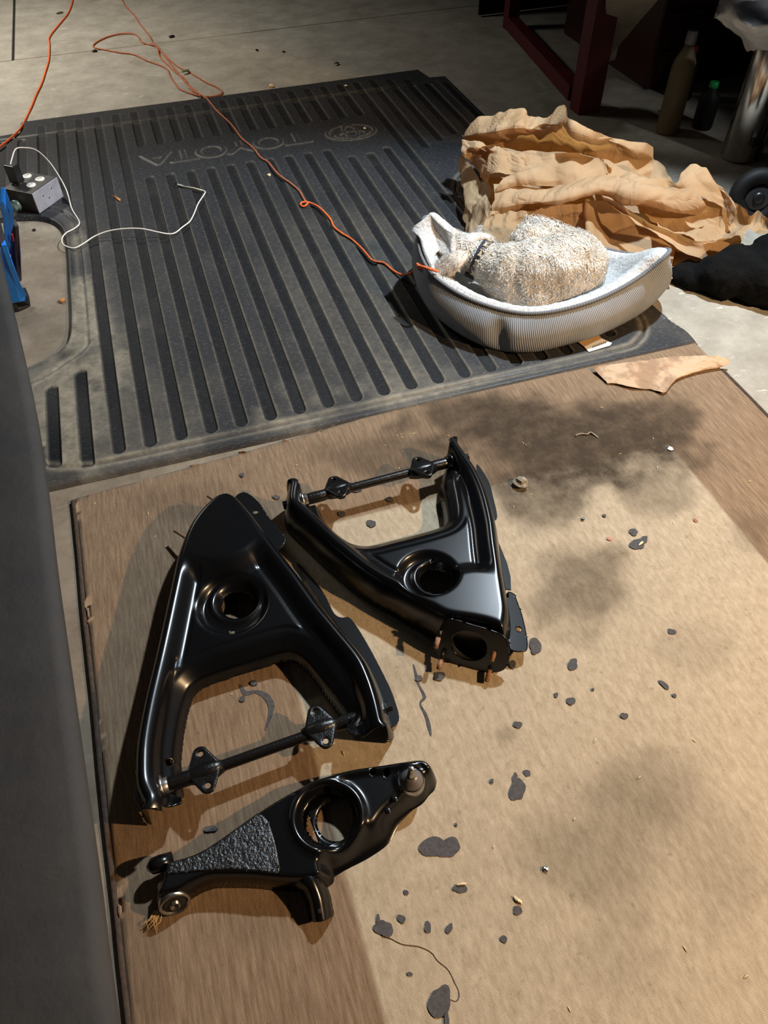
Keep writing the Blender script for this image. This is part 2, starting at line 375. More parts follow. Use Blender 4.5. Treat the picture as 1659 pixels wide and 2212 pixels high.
spots = [(932, 1829, 27, 21), (966, 1831, 27, 22), (1117, 1706, 17, 25), (1112, 1682, 6, 12), (1138, 1670, 8, 7), (994, 1919, 14, 11), (877, 1928, 6, 5), (829, 2006, 20, 18), (817, 1990, 5, 14), (867, 1985, 9, 9), (924, 2003, 8, 12), (970, 2006, 6, 13, .6),
         (1088, 2029, 7, 9), (1118, 1967, 11, 9), (950, 2165, 25, 34), (885, 2104, 7, 4), (1118, 1566, 9, 8), (1233, 1515, 9, 9), (1201, 1502, 5, 5), (985, 1782, 3, 4), (1237, 1436, 11, 12), (1451, 1365, 9, 6), (1348, 1547, 8, 7), (1434, 1480, 14, 5, .8), (1456, 1503, 5, 4),
         (1368, 1150, 10, 7), (1392, 1166, 6, 9), (1377, 1176, 16, 12), (1107, 1436, 8, 8), (1156, 1396, 14, 16), (949, 1461, 13, 9), (905, 1466, 7, 7), (802, 1132, 11, 7), (738, 1111, 7, 6), (842, 1080, 8, 6), (770, 1060, 10, 4), (523, 1027, 5, 4), (597, 1075, 8, 4),
         (549, 1476, 7, 6), (524, 1511, 6, 6), (456, 1791, 14, 7), (1280, 1490, 3, 3), (1062, 1688, 4, 5), (700, 1955, 8, 6), (965, 2205, 6, 16), (1305, 1115, 4, 3)]
for i, s in enumerate(spots):
    P = ccw(blob_poly(*s[:4], seed=i, ang=s[4] if len(s) > 4 else 0)); mk('paint_spot', *prism(P, RUGZ-.001, RUGZ+.0016+.00005*i), STAIN, rug, False)
def ribbon(pts, widths, z, n=6):
    P = catmull(Gs(pts, z), n); wv_ = np.interp(np.linspace(0, 1, len(P)), np.linspace(0, 1, len(widths)), widths); T = np.gradient(P, axis=0)[:, :2]; T /= np.linalg.norm(T, axis=1)[:, None]+1e-9
    N = np.stack([-T[:, 1], T[:, 0]], 1); L = P[:, :2]+N*wv_[:, None]; R = P[:, :2]-N*wv_[:, None]; m = len(P)
    V = [(a[0], a[1], z) for a in L]+[(a[0], a[1], z) for a in R]
    return V, [(i+m, i+m+1, i+1, i) for i in range(m-1)]
o = mk('paint_drip', *ribbon([(518, 1478), (530, 1497), (552, 1494), (574, 1503), (586, 1524), (583, 1548), (573, 1577)], [.001, .005, .003, .006, .006, .0035, .001], RUGZ+.0015), STAIN, rug, False)
o = mk('paint_drip', *ribbon([(893, 1435), (900, 1462), (905, 1480), (917, 1505), (908, 1520), (920, 1545), (927, 1570), (931, 1590)], [.001, .003, .0015, .003, .0015, .003, .0035, .001], RUGZ+.0015), STAIN, rug, False)

# ------------------------------------------------------------------ truck bed mat
MT = .013; S_ = .0762; GX0 = -.467
mpoly = catmull([(-.62, 1.370), (-.2, 1.370), (.5, 1.370), (1.1, 1.370)], 2)
right_n = catmull([(1.35, 1.370), (1.352, 1.43), (1.335, 1.50), (1.325, 1.60)], 6)
cut = [(-.60, 1.845), (-.475, 1.863), (-.405, 1.888), (-.352, 1.94), (-.335, 2.05), (-.332, 2.3), (-.331, 2.49), (-.346, 2.63), (-.40, 2.715), (-.50, 2.752), (-.60, 2.76)]
XC = .371
cl = catmull(cut, 6); cr = catmull([(1.32, 1.845), (1.217, 1.863), (1.147, 1.888), (1.094, 1.94), (1.077, 2.05), (1.072, 2.20), (1.075, 2.34), (1.098, 2.43), (1.15, 2.49), (1.24, 2.53), (1.34, 2.55)], 6)
mpoly = np.vstack([mpoly, right_n, [(1.325, 1.80), (1.318, 1.84)], cr, [(1.402, 2.57), (1.402, 3.49), (1.330, 3.50), (1.312, 3.611), (-.476, 3.617), (-.482, 3.505), (-.66, 3.495), (-.66, 2.765)], cl[::-1], [(-.60, 1.80), (-.60, 1.50)]])
mpoly = ccw(mpoly)
inner = np.vstack([catmull([(-.503, 1.60), (-.488, 1.54), (-.455, 1.488), (-.40, 1.448), (-.33, 1.424), (-.2, 1.415), (.5, 1.412), (1.08, 1.41), (1.19, 1.43), (1.245, 1.49), (1.262, 1.57)], 5), [(1.262, 1.80)], catmull([(1.255, 1.822), (1.18, 1.825), (1.10, 1.845), (1.04, 1.90), (1.028, 2.0), (1.028, 2.36), (1.05, 2.47), (1.12, 2.56), (1.25, 2.61)], 5), [(1.335, 2.63), (1.335, 3.44), (-.57, 3.45), (-.57, 2.84)],
                   catmull([(-.513, 2.83), (-.378, 2.79), (-.308, 2.70), (-.286, 2.56), (-.286, 2.0), (-.298, 1.90), (-.358, 1.845), (-.42, 1.80), (-.505, 1.765)], 5), [(-.508, 1.745)]])
inner = ccw(inner)
def grooves():
    g = []
    for i in range(-1, 25):
        x = GX0+S_*i
        segs = [(1.435, 3.555)]
        if i < 1 or i > 22: segs = [(2.90, 3.42)]
        if i == 1: segs = [(1.435, 1.755), (2.84, 3.54)]
        if i == 2: segs = [(1.41, 1.80), (2.80, 3.555)]
        if i == 20: segs = [(1.435, 1.835), (2.80, 3.555)]
        if i == 21: segs = [(1.47, 1.78), (2.84, 3.54)]
        if i == 22: segs = [(2.88, 3.50)]
        if 6 <= i <= 18:
            top, bot = 3.185, 2.915
            if 16 <= i <= 18: bot = 2.83
            if i == 18: bot = 2.86
            segs = [(1.435, bot), (top, 3.555)]
        for a, b in segs: g.append((x, a, b))
    return g
GR = grooves()
def groove_sdf(X, Y, hw=.0168):
    D = np.full(X.shape, 1.)
    for x, a, b in GR:
        dx = np.abs(X-x)-hw+.0155; dy = np.maximum(a-Y, Y-b)+.0155
        d = np.hypot(np.maximum(dx, 0), np.maximum(dy, 0))+np.minimum(np.maximum(dx, dy), 0)-.0155
        D = np.minimum(D, d)
    return D
def ell(X, Y, cx, cy, rx, ry): q = np.sqrt(((X-cx)/rx)**2+((Y-cy)/ry)**2); return (q-1)*min(rx, ry)
def emb(X, Y):
    """raised lettering, seen upside down from here: badge T O Y O T A"""
    D = np.full(X.shape, 1.); yc = 3.05; hh = .058; sw = .011
    def st(p): return sdist(X, Y, np.array(p), False)-sw
    for cx in (.476, .246): D = np.minimum(D, np.abs(ell(X, Y, cx, yc, .050, .050))-sw)
    for cx in (.591, .138):                             # T, head at the near side
        D = np.minimum(D, st([(cx-.046, yc-hh+.012), (cx+.046, yc-hh+.012)])); D = np.minimum(D, st([(cx, yc-hh+.012), (cx, yc+hh-.01)]))
    D = np.minimum(D, st([(.361-.045, yc-hh+.01), (.361, yc+.002), (.361+.045, yc-hh+.01)])); D = np.minimum(D, st([(.361, yc), (.361, yc+hh-.01)]))
    D = np.minimum(D, st([(.035-.052, yc+hh-.01), (.035, yc-hh+.012), (.035+.052, yc+hh-.01)])); D = np.minimum(D, st([(.035-.03, yc+.02), (.035+.03, yc+.02)]))
    sw = .006
    D = np.minimum(D, np.abs(ell(X, Y, .815, yc-.015, .098, .072))-sw)
    D = np.minimum(D, np.abs(ell(X, Y, .815, yc-.037, .062, .030))-sw); D = np.minimum(D, np.abs(ell(X, Y, .815, yc-.010, .026, .062))-sw)
    return D
def mat_h(X, Y):
    do = -sdist(X, Y, mpoly); di = sdist(X, Y, inner); g = groove_sdf(X, Y); e = emb(X, Y)
    z = np.full(X.shape, MT)
    z -= .0055*(1-sstep(np.abs(di)-.0035, -.002, .003))                    # the moulded line round the field
    z = np.where(di > 0, z-.0015, z)
    z += .004*np.exp(-((do-.012)/.006)**2)*(Y > 1.5)*(Y < 3.0)*(di > 0)      # lip round the wheel-arch cut-outs
    z -= .0062*(1-sstep(g, -.003, .0012))*(di < -.004)
    z += .0042*(1-sstep(e, -.0035, .0015))
    z -= .011*(1-sstep(do, 0, .010))
    z += .0015*(noise2(X+4, Y+4, .35, 2)-.5)
    return z+.001
def mat_dust(X, Y):
    di = sdist(X, Y, inner); g = groove_sdf(X, Y); e = emb(X, Y); n = noise2(X+3, Y+1, .16, 12, 4); n2 = noise2(X+3, Y+1, .5, 15, 3)
    xr = ((X-GX0)/S_+.5) % 1-.5
    far = np.clip((3.3-Y)/1.4, .25, 1)
    d = .95*np.exp(-((g-.0005)/.0023)**2)*np.where(xr > 0, 1, .40)*far*(.45+.75*n)
    d += .55*np.exp(-((e)/.002)**2)
    d += .75*np.exp(-((np.abs(di)-.010)/.007)**2)*far*(.2+n)
    hot = np.exp(-((X+.27)/.12)**2-((Y-1.88)/.22)**2)+np.exp(-((X+.40)/.10)**2-((Y-1.5)/.22)**2)+.7*np.exp(-((X+.28)/.05)**2-((Y-2.3)/.4)**2)+.35*np.exp(-((X-.25)/.4)**2-((Y-1.45)/.12)**2)
    d += (g > .002)*1.25*hot*sstep(n, .35, .62)
    d += (g > .001)*.20*sstep(n2, .45, .7)*far
    return np.clip(d, 0, 1)
xs = []
for i in range(-3, 26):
    x = GX0+S_*i
    for o_ in (-.0381, -.0335, -.029, -.0245, -.0200, -.0178, -.0160, -.0140, -.0100, -.005, 0, .005, .0100, .0140, .0160, .0178, .0200, .0245, .029, .0335): xs.append(x+o_)
xs = np.array([x for x in xs if -.68 < x < 1.42])
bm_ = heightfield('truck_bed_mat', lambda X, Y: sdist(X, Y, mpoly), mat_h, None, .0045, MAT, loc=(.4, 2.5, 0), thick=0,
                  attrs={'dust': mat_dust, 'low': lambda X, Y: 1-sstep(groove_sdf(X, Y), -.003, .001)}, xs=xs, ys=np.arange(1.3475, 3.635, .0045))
tag(bm_, 'huge black ribbed rubber truck bed mat lying on the concrete', 'mat')

# ------------------------------------------------------------------ control arms
def sdf_circle(X, Y, c, r): return np.hypot(X-c[0], Y-c[1])-r
def a_arm(name, label, org, outer_pts, u_pts, zt, grow, ring, hole_px, tipc, tipr, spots_, H, ends):
    root = empty(name, org, label, 'car part')
    outer = catmull(Gs(outer_pts, zt)[:, :2], 5); upl = catmull(Gs(u_pts)[:, :2], 5)
    wall_ = catmull(Gs(outer_pts, zt)[ends[0]:len(outer_pts)-ends[1], :2], 5)
    poly = np.vstack([outer, upl]); sg = 1 if area2(poly) > 0 else -1
    c0 = Gs([hole_px])[0][:2]
    def sdf(X, Y):
        base = sdist(X, Y, poly); do = sdist(X, Y, wall_, False); du = sdist(X, Y, upl, False)
        s = np.where(do < du, base-grow, base-.002)
        s = np.maximum(s, -(sdf_circle(X, Y, c0, hole_px[3])))
        for (c, r) in spots_: s = np.maximum(s, -sdf_circle(X, Y, c, r))
        return s
    def h(X, Y):
        base = -sdist(X, Y, poly); do = sdist(X, Y, wall_, False); du = sdist(X, Y, upl, False)
        do = np.where((base > 0) | (do > np.abs(base)+.0025), do, -do)+grow; du = np.where((base > 0) | (du > np.abs(base)+.0025), du, -du)
        crest = H-.0*X
        z = .010+(crest-.010)*round_up(do, .030)
        rt_ = np.hypot(X-tipc[0], Y-tipc[1])                           # how far from the closed tip
        deep = sstep(rt_, tipr*.80, tipr*1.22)
        z -= (H-.072)*sstep(do, .027, .064)*deep
        zu = .046+.024*np.clip(du/.030, 0, 1)+.005*sstep(du, .033, .040)+.05*sstep(du, .052, .085)+.06*(1-sstep(do, .028, .052))   # flange turned round the open end
        z = np.where(zu < z, zu, z)
        z += .003*sstep(do, .066, .070)*sstep(du, .046, .050)*deep
        z = np.where(du < .006, z-.020*(1-sstep(du, 0, .006)), z)
        rc = np.hypot(X-ring[0][0], Y-ring[0][1]); R1 = ring[1]
        tgt = .058
        z = z+(tgt-z)*(1-sstep(rc, R1-.004, R1+.014))
        hc = np.hypot(X-c0[0], Y-c0[1])
        z += .006*np.exp(-((hc-R1*.80)/.006)**2)*(1-sstep(rc, R1, R1+.012))
        z -= .012*(1-sstep(hc, hole_px[3], hole_px[3]+.011))
        return z
    body = heightfield('pressed_body', sdf, h, (poly[:, 0].min()-.03, poly[:, 0].max()+.03, poly[:, 1].min()-.03, poly[:, 1].max()+.03), .0028, BLK, root, thick=.003)
    m = body.modifiers.new('smooth', 'SMOOTH'); m.factor = .5; m.iterations = 3; body.modifiers.move(1, 0)
    return root, body
def cross_shaft(root, A, B, mounts, up, face_h, lump=False):
    A, B = np.array(A), np.array(B); L = np.linalg.norm(B-A); d = (B-A)/L
    V, Fc = tube([A+d*s for s in np.linspace(0, L, 24)], [.0130 if (s < .16 or s > .84) else .0098 for s in np.linspace(0, 1, 24)], 14)
    sh = mk('cross_shaft', V, Fc, BLKC, root)
    tag(sh, 'round shaft with pitted black paint')
    sd = np.cross(up, d); sd /= np.linalg.norm(sd); up = np.cross(d, sd)
    for c in mounts:
        c = np.array(c)
        # diamond pad: two ears and a swollen middle
        res = .002; e = .029
        def sdf(X, Y):
            s = sdist(X, Y, np.array([(0, -e), (.0150, 0), (0, e), (-.0150, 0)]))-.0135
            return np.maximum(s, np.maximum(.0048-np.hypot(X, Y-e), .0048-np.hypot(X, Y+e)))
        M = (np.stack([d, sd, up], 1), c+up*face_h)
        p = heightfield('mounting_pad', sdf, lambda X, Y: X*0-.0014*np.exp(-(np.abs(sdf(X, Y))/.0012)), (-.032, .032, -.048, .048), res, BLKC, root, M=M, thick=.011)
        Vn, Fn = tube([c-d*.034, c-d*.020, c, c+d*.020, c+d*.034], [.0105, .0150, .0175, .0150, .0095], 14); mk('pad_neck', Vn, Fn, BLKC, root)
    for P_, s in ((A, 1), (B, -1)):
        mk('bushing', *lathe([(-.030, .0145), (-.029, .0175), (-.006, .0175), (-.004, .0205), (.001, .0205), (.002, .015), (.009, .015), (.010, .013)], P_, d*s), STEEL if s > 0 else BLK, root)
        mk('nut', *lathe([(-.046, .0085), (-.045, .0100), (-.034, .0100), (-.033, .0140), (-.030, .0140)], P_, d*s, 6), BLK, root, smooth=False)
    return sh
# --- arm nearest the left rug edge
o1 = [(384, 1722), (345, 1738), (303, 1735), (289, 1700), (287, 1655), (291, 1600), (306, 1520), (330, 1420), (346, 1350), (366, 1260), (383, 1190), (410, 1128), (452, 1080), (485, 1064), (512, 1071), (545, 1105), (575, 1145), (606, 1187), (650, 1243), (690, 1298), (735, 1352), (785, 1412), (808, 1455), (826, 1506), (838, 1555), (800, 1568), (757, 1580)]
u1 = [(744, 1560, .03), (728, 1535, .03), (702, 1500, .03), (677, 1464, .035), (650, 1432, .04), (624, 1420, .04), (600, 1424, .04), (538, 1443, .04), (453, 1468, .045), (419, 1488, .045), (403, 1516, .05), (391, 1570, .05), (384, 1633, .05), (386, 1680, .05), (390, 1712, .05)]
tip1 = G(470, 1125, .09)
arm1, body1 = a_arm('lower_control_arm', 'glossy black stamped control arm at left, open end toward the camera', (G(500, 1420)[0], G(500, 1420)[1], 0), o1, u1, .085, .010,
             (G(500, 1303, .075)[:2], .060), (512, 1302, .055, .031), tip1[:2], .125, [(G(365, 1645, .06)[:2], .0055), (G(503, 1368, .055)[:2], .0045)], .098, (2, 2))
A_ = G(352, 1700, .060); B_ = G(795, 1542, .050)
cross_shaft(arm1, A_, B_, [G(443, 1668, .057), G(693, 1575, .052)], (.05, .0, 1), .012)
# outer flange pieces on its right side
def flange(name, pts, zz, parent, th=.003, hole=None, mat=None, tilt=0.0):
    mat = mat or BLKT
    P = ccw(catmull(Gs(pts, zz)[:, :2], 4, True)) if len(pts) > 6 else ccw(Gs(pts, zz)[:, :2])
    if hole:
        hc = G(hole[0], hole[1], zz)[:2]
        return heightfield(name, lambda X, Y: np.maximum(sdist(X, Y, P), hole[2]-np.hypot(X-hc[0], Y-hc[1])), lambda X, Y: zz+tilt*(X-P[:, 0].mean()), (P[:, 0].min(), P[:, 0].max(), P[:, 1].min(), P[:, 1].max()), .002, mat, parent, thick=th)
    V, Fc = prism(P, zz-th, zz); V = [(a, b, max(c+tilt*(a-P[:, 0].mean()), .0075)) for a, b, c in V]
    return mk(name, V, Fc, mat, parent, False)
flange('flange_tab', [(505, 1082), (527, 1063), (558, 1084), (580, 1116), (600, 1140), (617, 1163), (605, 1185), (580, 1180), (535, 1125)], .050, arm1, hole=(552, 1106, .0055))
flange('side_flange', [(640, 1215), (683, 1258), (704, 1290), (722, 1325), (738, 1334), (755, 1334), (775, 1360), (803, 1408), (835, 1470), (852, 1510), (862, 1555), (838, 1566), (815, 1490), (780, 1420), (700, 1310)], .016, arm1)
for a, b in (((463, 1080, .055), (449, 1072, .050)), ((399, 1160, .045), (377, 1147, .038))):
    a = G(*a); b = G(*b); s = mk('stud', *tube([a+(a-b)*.4, a, b], [.0035, .0035, .0030], 10), RUST, arm1)
# --- arm with the open end at the back
o2 = [(643, 1042), (617, 1046), (613, 1082), (627, 1103), (652, 1126), (700, 1172), (733, 1200), (770, 1230), (811, 1257), (850, 1277), (888, 1300), (925, 1320), (962, 1338), (1020, 1348), (1060, 1358), (1090, 1374), (1100, 1360), (1106, 1320), (1100, 1275), (1090, 1215), (1083, 1170), (1076, 1120), (1060, 1060), (1040, 1015), (1018, 982), (995, 950), (973, 955)]
u2 = [(967, 975, .088), (960, 1000, .07), (956, 1025, .05), (952, 1050, .05), (957, 1080, .05), (961, 1110, .05), (958, 1128, .05), (940, 1138, .05), (890, 1152, .05), (850, 1162, .05), (800, 1174, .05), (770, 1172, .05), (745, 1160, .05), (715, 1135, .05), (697, 1112, .05), (685, 1085, .05), (670, 1075, .07), (655, 1062, .088)]
arm2, body2 = a_arm('lower_control_arm', 'glossy black stamped control arm at right, hollow tip with four rusty studs toward the camera', (G(900, 1280)[0], G(900, 1280)[1], 0), o2, u2, .092, .008,
             (G(925, 1243, .075)[:2], .052), (940, 1252, .055, .030), G(1035, 1320, .09)[:2], .105, [(G(934, 1212, .06)[:2], .004)], .098, (1, 1))
A_ = G(655, 1081, .062); B_ = G(972, 998, .062)
cross_shaft(arm2, A_, B_, [G(730, 1060, .062), G(913, 1017, .062)], (.0, .22, .97), .014)
flange('flange_tab', [(1094, 1282), (1110, 1278), (1120, 1300), (1130, 1330), (1138, 1370), (1140, 1395), (1134, 1408), (1103, 1408), (1098, 1380), (1096, 1330)], .030, arm2, hole=(1121, 1359, .0058), tilt=-.22)
flange('side_flange', [(1030, 1000), (1055, 1035), (1065, 1070), (1074, 1116), (1064, 1122), (1050, 1080), (1035, 1040)], .040, arm2, tilt=-.22)
flange('side_flange', [(1078, 1170), (1096, 1215), (1103, 1245), (1104, 1275), (1092, 1275), (1084, 1230)], .040, arm2, tilt=-.22)
# the hollow nose with its ball-joint hole
TL, TR, BL, BR = G(958, 1338, .090), G(1098, 1374, .090), G(930, 1405, .022), G(1098, 1447, .010)
ex = TR-TL; ex /= np.linalg.norm(ex); nrm = np.cross(ex, BL-TL); nrm /= np.linalg.norm(nrm); nrm = nrm if nrm[1] < 0 else -nrm; ey = np.cross(nrm, ex); ey = ey if ey[2] > 0 else -ey
cen = (TL+TR+BL+BR)/4
def loc2(P): v = np.array(P)-cen; return (v@ex, v@ey)
face = [loc2(G(*p)) for p in ((968, 1337, .092), (1020, 1347, .092), (1085, 1370, .088), (1102, 1395, .06), (1100, 1425, .03), (1080, 1447, .014), (1040, 1450, .008), (985, 1437, .010), (945, 1420, .016), (938, 1395, .035), (948, 1362, .065))]
fpoly = ccw(catmull(face, 5, True)); hc = loc2(G(1013, 1396, .052))
for nm, hr, off, mt_ in (('nose_plate', .0345, .004, BLK),):
    heightfield(nm, lambda X, Y: np.maximum(sdist(X, Y, fpoly), 1-np.hypot((X-hc[0])/hr, (Y-hc[1])/(hr*.86)) if False else (hr-np.hypot(X-hc[0], (Y-hc[1])/.9))), lambda X, Y: X*0, (fpoly[:, 0].min(), fpoly[:, 0].max(), fpoly[:, 1].min(), fpoly[:, 1].max()), .002, mt_, arm2, M=(np.stack([ex, ey, nrm], 1), cen+nrm*off), thick=.004)
a_ = [cen+ex*(hc[0]+.034*math.cos(t))+ey*(hc[1]+.031*math.sin(t)) for t in np.linspace(0, 2*PI, 25)[:-1]]
V = [p+nrm*.002 for p in a_]+[p-nrm*.020 for p in a_]
mk('nose_shade_cup', V, [(i, (i+1) % 24, 24+(i+1) % 24, 24+i) for i in range(24)]+[tuple(range(24, 48))], DARKP, arm2)  # dark cup put in for the shade inside the hole
for a, m_, b in (((952, 1364, .068), (947, 1378, .065), (941, 1400, .060)), ((957, 1408, .030), (953, 1425, .027), (947, 1446, .022)), ((1076, 1395, .052), (1068, 1408, .050), (1062, 1428, .046)), ((1063, 1432, .022), (1058, 1448, .020), (1051, 1472, .016))):
    a, m_, b = G(*a), G(*m_), G(*b)
    mk('stud_shank', *tube([a+nrm*-.004, a, m_], .0038, 10), BLKC, arm2)
    s = mk('stud', *tube([m_, b], [.0048, .0045], 12), RUST, arm2, True)
# --- the single-bushing arm with a ball joint
root3 = empty('single_bushing_arm', (G(600, 1820)[0], G(600, 1820)[1], 0), 'glossy black control arm lying nearest the camera with a ball joint stud', 'car part')
arm3 = root3
b3 = [(346, 1962, .004), (343, 1935, .02), (346, 1905, .04), (350, 1868, .052), (360, 1852, .055), (416, 1835, .055), (462, 1809, .055), (527, 1763, .055), (583, 1725, .055), (648, 1689, .055), (694, 1669, .055), (754, 1652, .055), (824, 1643, .052), (898, 1634, .048), (925, 1640, .045), (942, 1662, .04), (945, 1680, .034), (935, 1713, .025), (903, 1752, .012), (870, 1789, .008), (847, 1833, .005), (801, 1866, .004), (750, 1893, .004), (708, 1917, .004), (660, 1928, .004), (600, 1926, .004), (550, 1921, .004), (500, 1920, .004), (462, 1922, .004), (430, 1935, .004), (400, 1952, .004)]
p3 = ccw(catmull(Gs(b3)[:, :2], 4, True))
H3 = .056; rc3 = G(708, 1762, H3)[:2]; hc3 = G(722, 1766, .045)[:2]; R3 = .041; hr3 = .0335
cres = ccw(Gs([(655, 1745), (662, 1735), (672, 1770), (688, 1815), (686, 1823), (668, 1812), (656, 1790), (651, 1765)], .045)[:, :2])
hl = [(G(805, 1668, .05)[:2], .0055), (G(835, 1670, .05)[:2], .0058), (G(707, 1708, .045)[:2], .0045)]
bj = G(889, 1690, .045)
xl = G(700, 1760, .055)[0]
seam = (G(583, 1735, .055)[:2], G(600, 1888, .055)[:2])
def sdf3(X, Y):
    s = np.maximum(sdist(X, Y, p3), R3-.001-np.hypot(X-rc3[0], Y-rc3[1]))
    for c, r in hl: s = np.maximum(s, r-np.hypot(X-c[0], Y-c[1]))
    return s
ridge = Gs([(930, 1712), (880, 1765), (830, 1800), (770, 1836), (700, 1872), (600, 1890), (500, 1884), (440, 1882), (350, 1890)], .054)[:, :2]
def h3(X, Y):
    d = -sdist(X, Y, p3)
    rc = np.hypot(X-rc3[0], Y-rc3[1])
    right = sstep(X, xl-.01, xl+.06)
    foot = sstep(X, G(690, 1900)[0], G(725, 1900)[0])
    side = sstep(-(Y-(ridge[0][1]+(X-ridge[0][0])*(ridge[4][1]-ridge[0][1])/(ridge[4][0]-ridge[0][0]))), -.040, -.008)*foot
    z1 = .004+(H3-.004)*round_up(d, .014)
    z2 = .005+(H3-.011)*sstep(d, .004, .050)
    z = z1*(1-side)+z2*side; foot = 1.0
    z -= .006*right*sstep(d, .014, .024)*(1-side*foot)
    z += .007*np.exp(-((rc-.056)/.0065)**2); z -= .012*(1-sstep(rc, R3, R3+.011))
    rb = np.hypot(X-bj[0], Y-bj[1]); z += .005*np.exp(-((rb-.024)/.004)**2)+.003*(1-sstep(rb, .018, .024))
    return z
body3 = heightfield('pressed_body', sdf3, h3, (p3[:, 0].min(), p3[:, 0].max(), p3[:, 1].min(), p3[:, 1].max()), .0024, BLK, arm3, thick=.003)
m = body3.modifiers.new('smooth', 'SMOOTH'); m.factor = .5; m.iterations = 2; body3.modifiers.move(1, 0)
sz = .026; sc0 = G(708, 1761, sz)[:2]; sh0 = G(727, 1771, sz)[:2]; la, lb = G(655, 1730, sz)[:2], G(690, 1826, sz)[:2]; ln = np.array([lb[1]-la[1], la[0]-lb[0]]); ln /= np.linalg.norm(ln); ln = ln if ln@(sh0-la) > 0 else -ln
heightfield('spring_seat', lambda X, Y: np.maximum(np.maximum(np.hypot(X-sc0[0], Y-sc0[1])-.050, .0325-np.hypot(X-sh0[0], Y-sh0[1])), -((X-la[0])*ln[0]+(Y-la[1])*ln[1])), lambda X, Y: sz-.004*(1-sstep(np.hypot(X-sh0[0], Y-sh0[1]), .033, .037)), (sc0[0]-.055, sc0[0]+.055, sc0[1]-.055, sc0[1]+.055), .0024, BLK, arm3, thick=.003)
mk('locating_pin', *lathe([(0, .006), (.004, .006), (.005, .004)], G(707, 1709, .032), (0, -.2, 1), 12), BLKC, arm3)
# the pitted reinforcement plate
pl = ccw(catmull(Gs([(352, 1856), (385, 1843), (416, 1837), (462, 1812), (505, 1784), (545, 1758), (572, 1765), (588, 1800), (598, 1840), (603, 1880), (590, 1886), (540, 1880), (480, 1878), (420, 1882), (355, 1886)], .058)[:, :2], 3, True))
heightfield('reinforcement_plate', lambda X, Y: sdist(X, Y, pl), lambda X, Y: h3(X, Y)+.0022+.0016*(noise2(X+2, Y+2, .008, 6, 3)-.5)+0*X, (pl[:, 0].min(), pl[:, 0].max(), pl[:, 1].min(), pl[:, 1].max()), .0022, BLKR, arm3, thick=.002)
mk('bushing_ear', *tube([G(372, 1858, .034), G(345, 1866, .040), G(330, 1871, .038), G(321, 1874, .036)], [.0135, .0135, .0125, .006], 18), BLK, arm3)
ax = np.array([.10, -.93, .30]); ax /= np.linalg.norm(ax); cb = np.array([G(384, 1953, .004)[0], G(384, 1953, .004)[1]-.003, .027])
mk('bushing_sleeve', *lathe([(-.03, .024), (.003, .0245), (.005, .0235), (.005, .0200), (.001, .0195)], cb, ax), STEEL, arm3)
mk('bushing_rubber', *lathe([(-.03, .0195), (.0020, .0192), (.0035, .015), (.0030, .010)], cb, ax), RUBB, arm3)
mk('inner_sleeve', *lathe([(-.03, .008), (.008, .0078), (.0085, .006), (.002, .005)], cb, ax), STEEL, arm3)
# ball joint
mk('ball_joint_cup', *lathe([(-.01, .0225), (.004, .0225), (.006, .0205), (.008, .0205)], bj+np.array([0, 0, .002]), (0, 0, 1), 32), STEEL, arm3)
mk('ball_joint_boot', *lathe([(.006, .0195), (.012, .0190), (.015, .0165), (.020, .0150), (.022, .0115), (.026, .010)], bj, (.0, .05, 1), 32), simple('dusty_boot', (.11, .10, .095), .35), arm3)
mk('ball_joint_stud', *lathe([(.02, .0078), (.030, .0072), (.040, .0062), (.041, .0050), (.052, .0048), (.053, .0038)], bj, (.0, .06, 1), 18), STEEL, arm3)
for p_ in ((853, 1727, .050), (838, 1752, .048)): mk('dimple', *lathe([(0, .0058), (.0022, .0050), (.003, .003)], G(*p_), (0, 0, 1), 16), BLK, arm3)
# strut bracket: a bent channel reaching towards the camera
bp = [G(655, 1880, .052), G(672, 1905, .050), G(684, 1935, .043), G(690, 1965, .036), G(694, 1990, .030)]
P = catmull(bp, 6); V = []; Fc = []; n = 13
T = np.gradient(P, axis=0); T /= np.linalg.norm(T, axis=1)[:, None]
for i, p in enumerate(P):
    sdv = np.cross(T[i], (0, 0, 1)); sdv /= np.linalg.norm(sdv); upv = np.cross(sdv, T[i]); wd = .026 - .006*min(1, i/8)
    for q in range(n):
        u = -1+2*q/(n-1); zz = -abs(u)**3.2*.024+.003*math.cos(u*PI*1.2); V.append(p+sdv*wd*u*(1-.0*abs(u))+upv*zz)
for i in range(len(P)-1):
    for q in range(n-1): Fc.append((i*n+q, i*n+q+1, (i+1)*n+q+1, (i+1)*n+q))
br = mod_solid(mk('strut_bracket', V, Fc, BLK, arm3), .003)
mk('bracket_bolt_hole', *lathe([(-.002, .0035), (.0008, .0035), (.0012, .0025)], P[-6]+np.array([0, 0, .0035]), (0, -.1, 1), 12), DARKP, arm3)

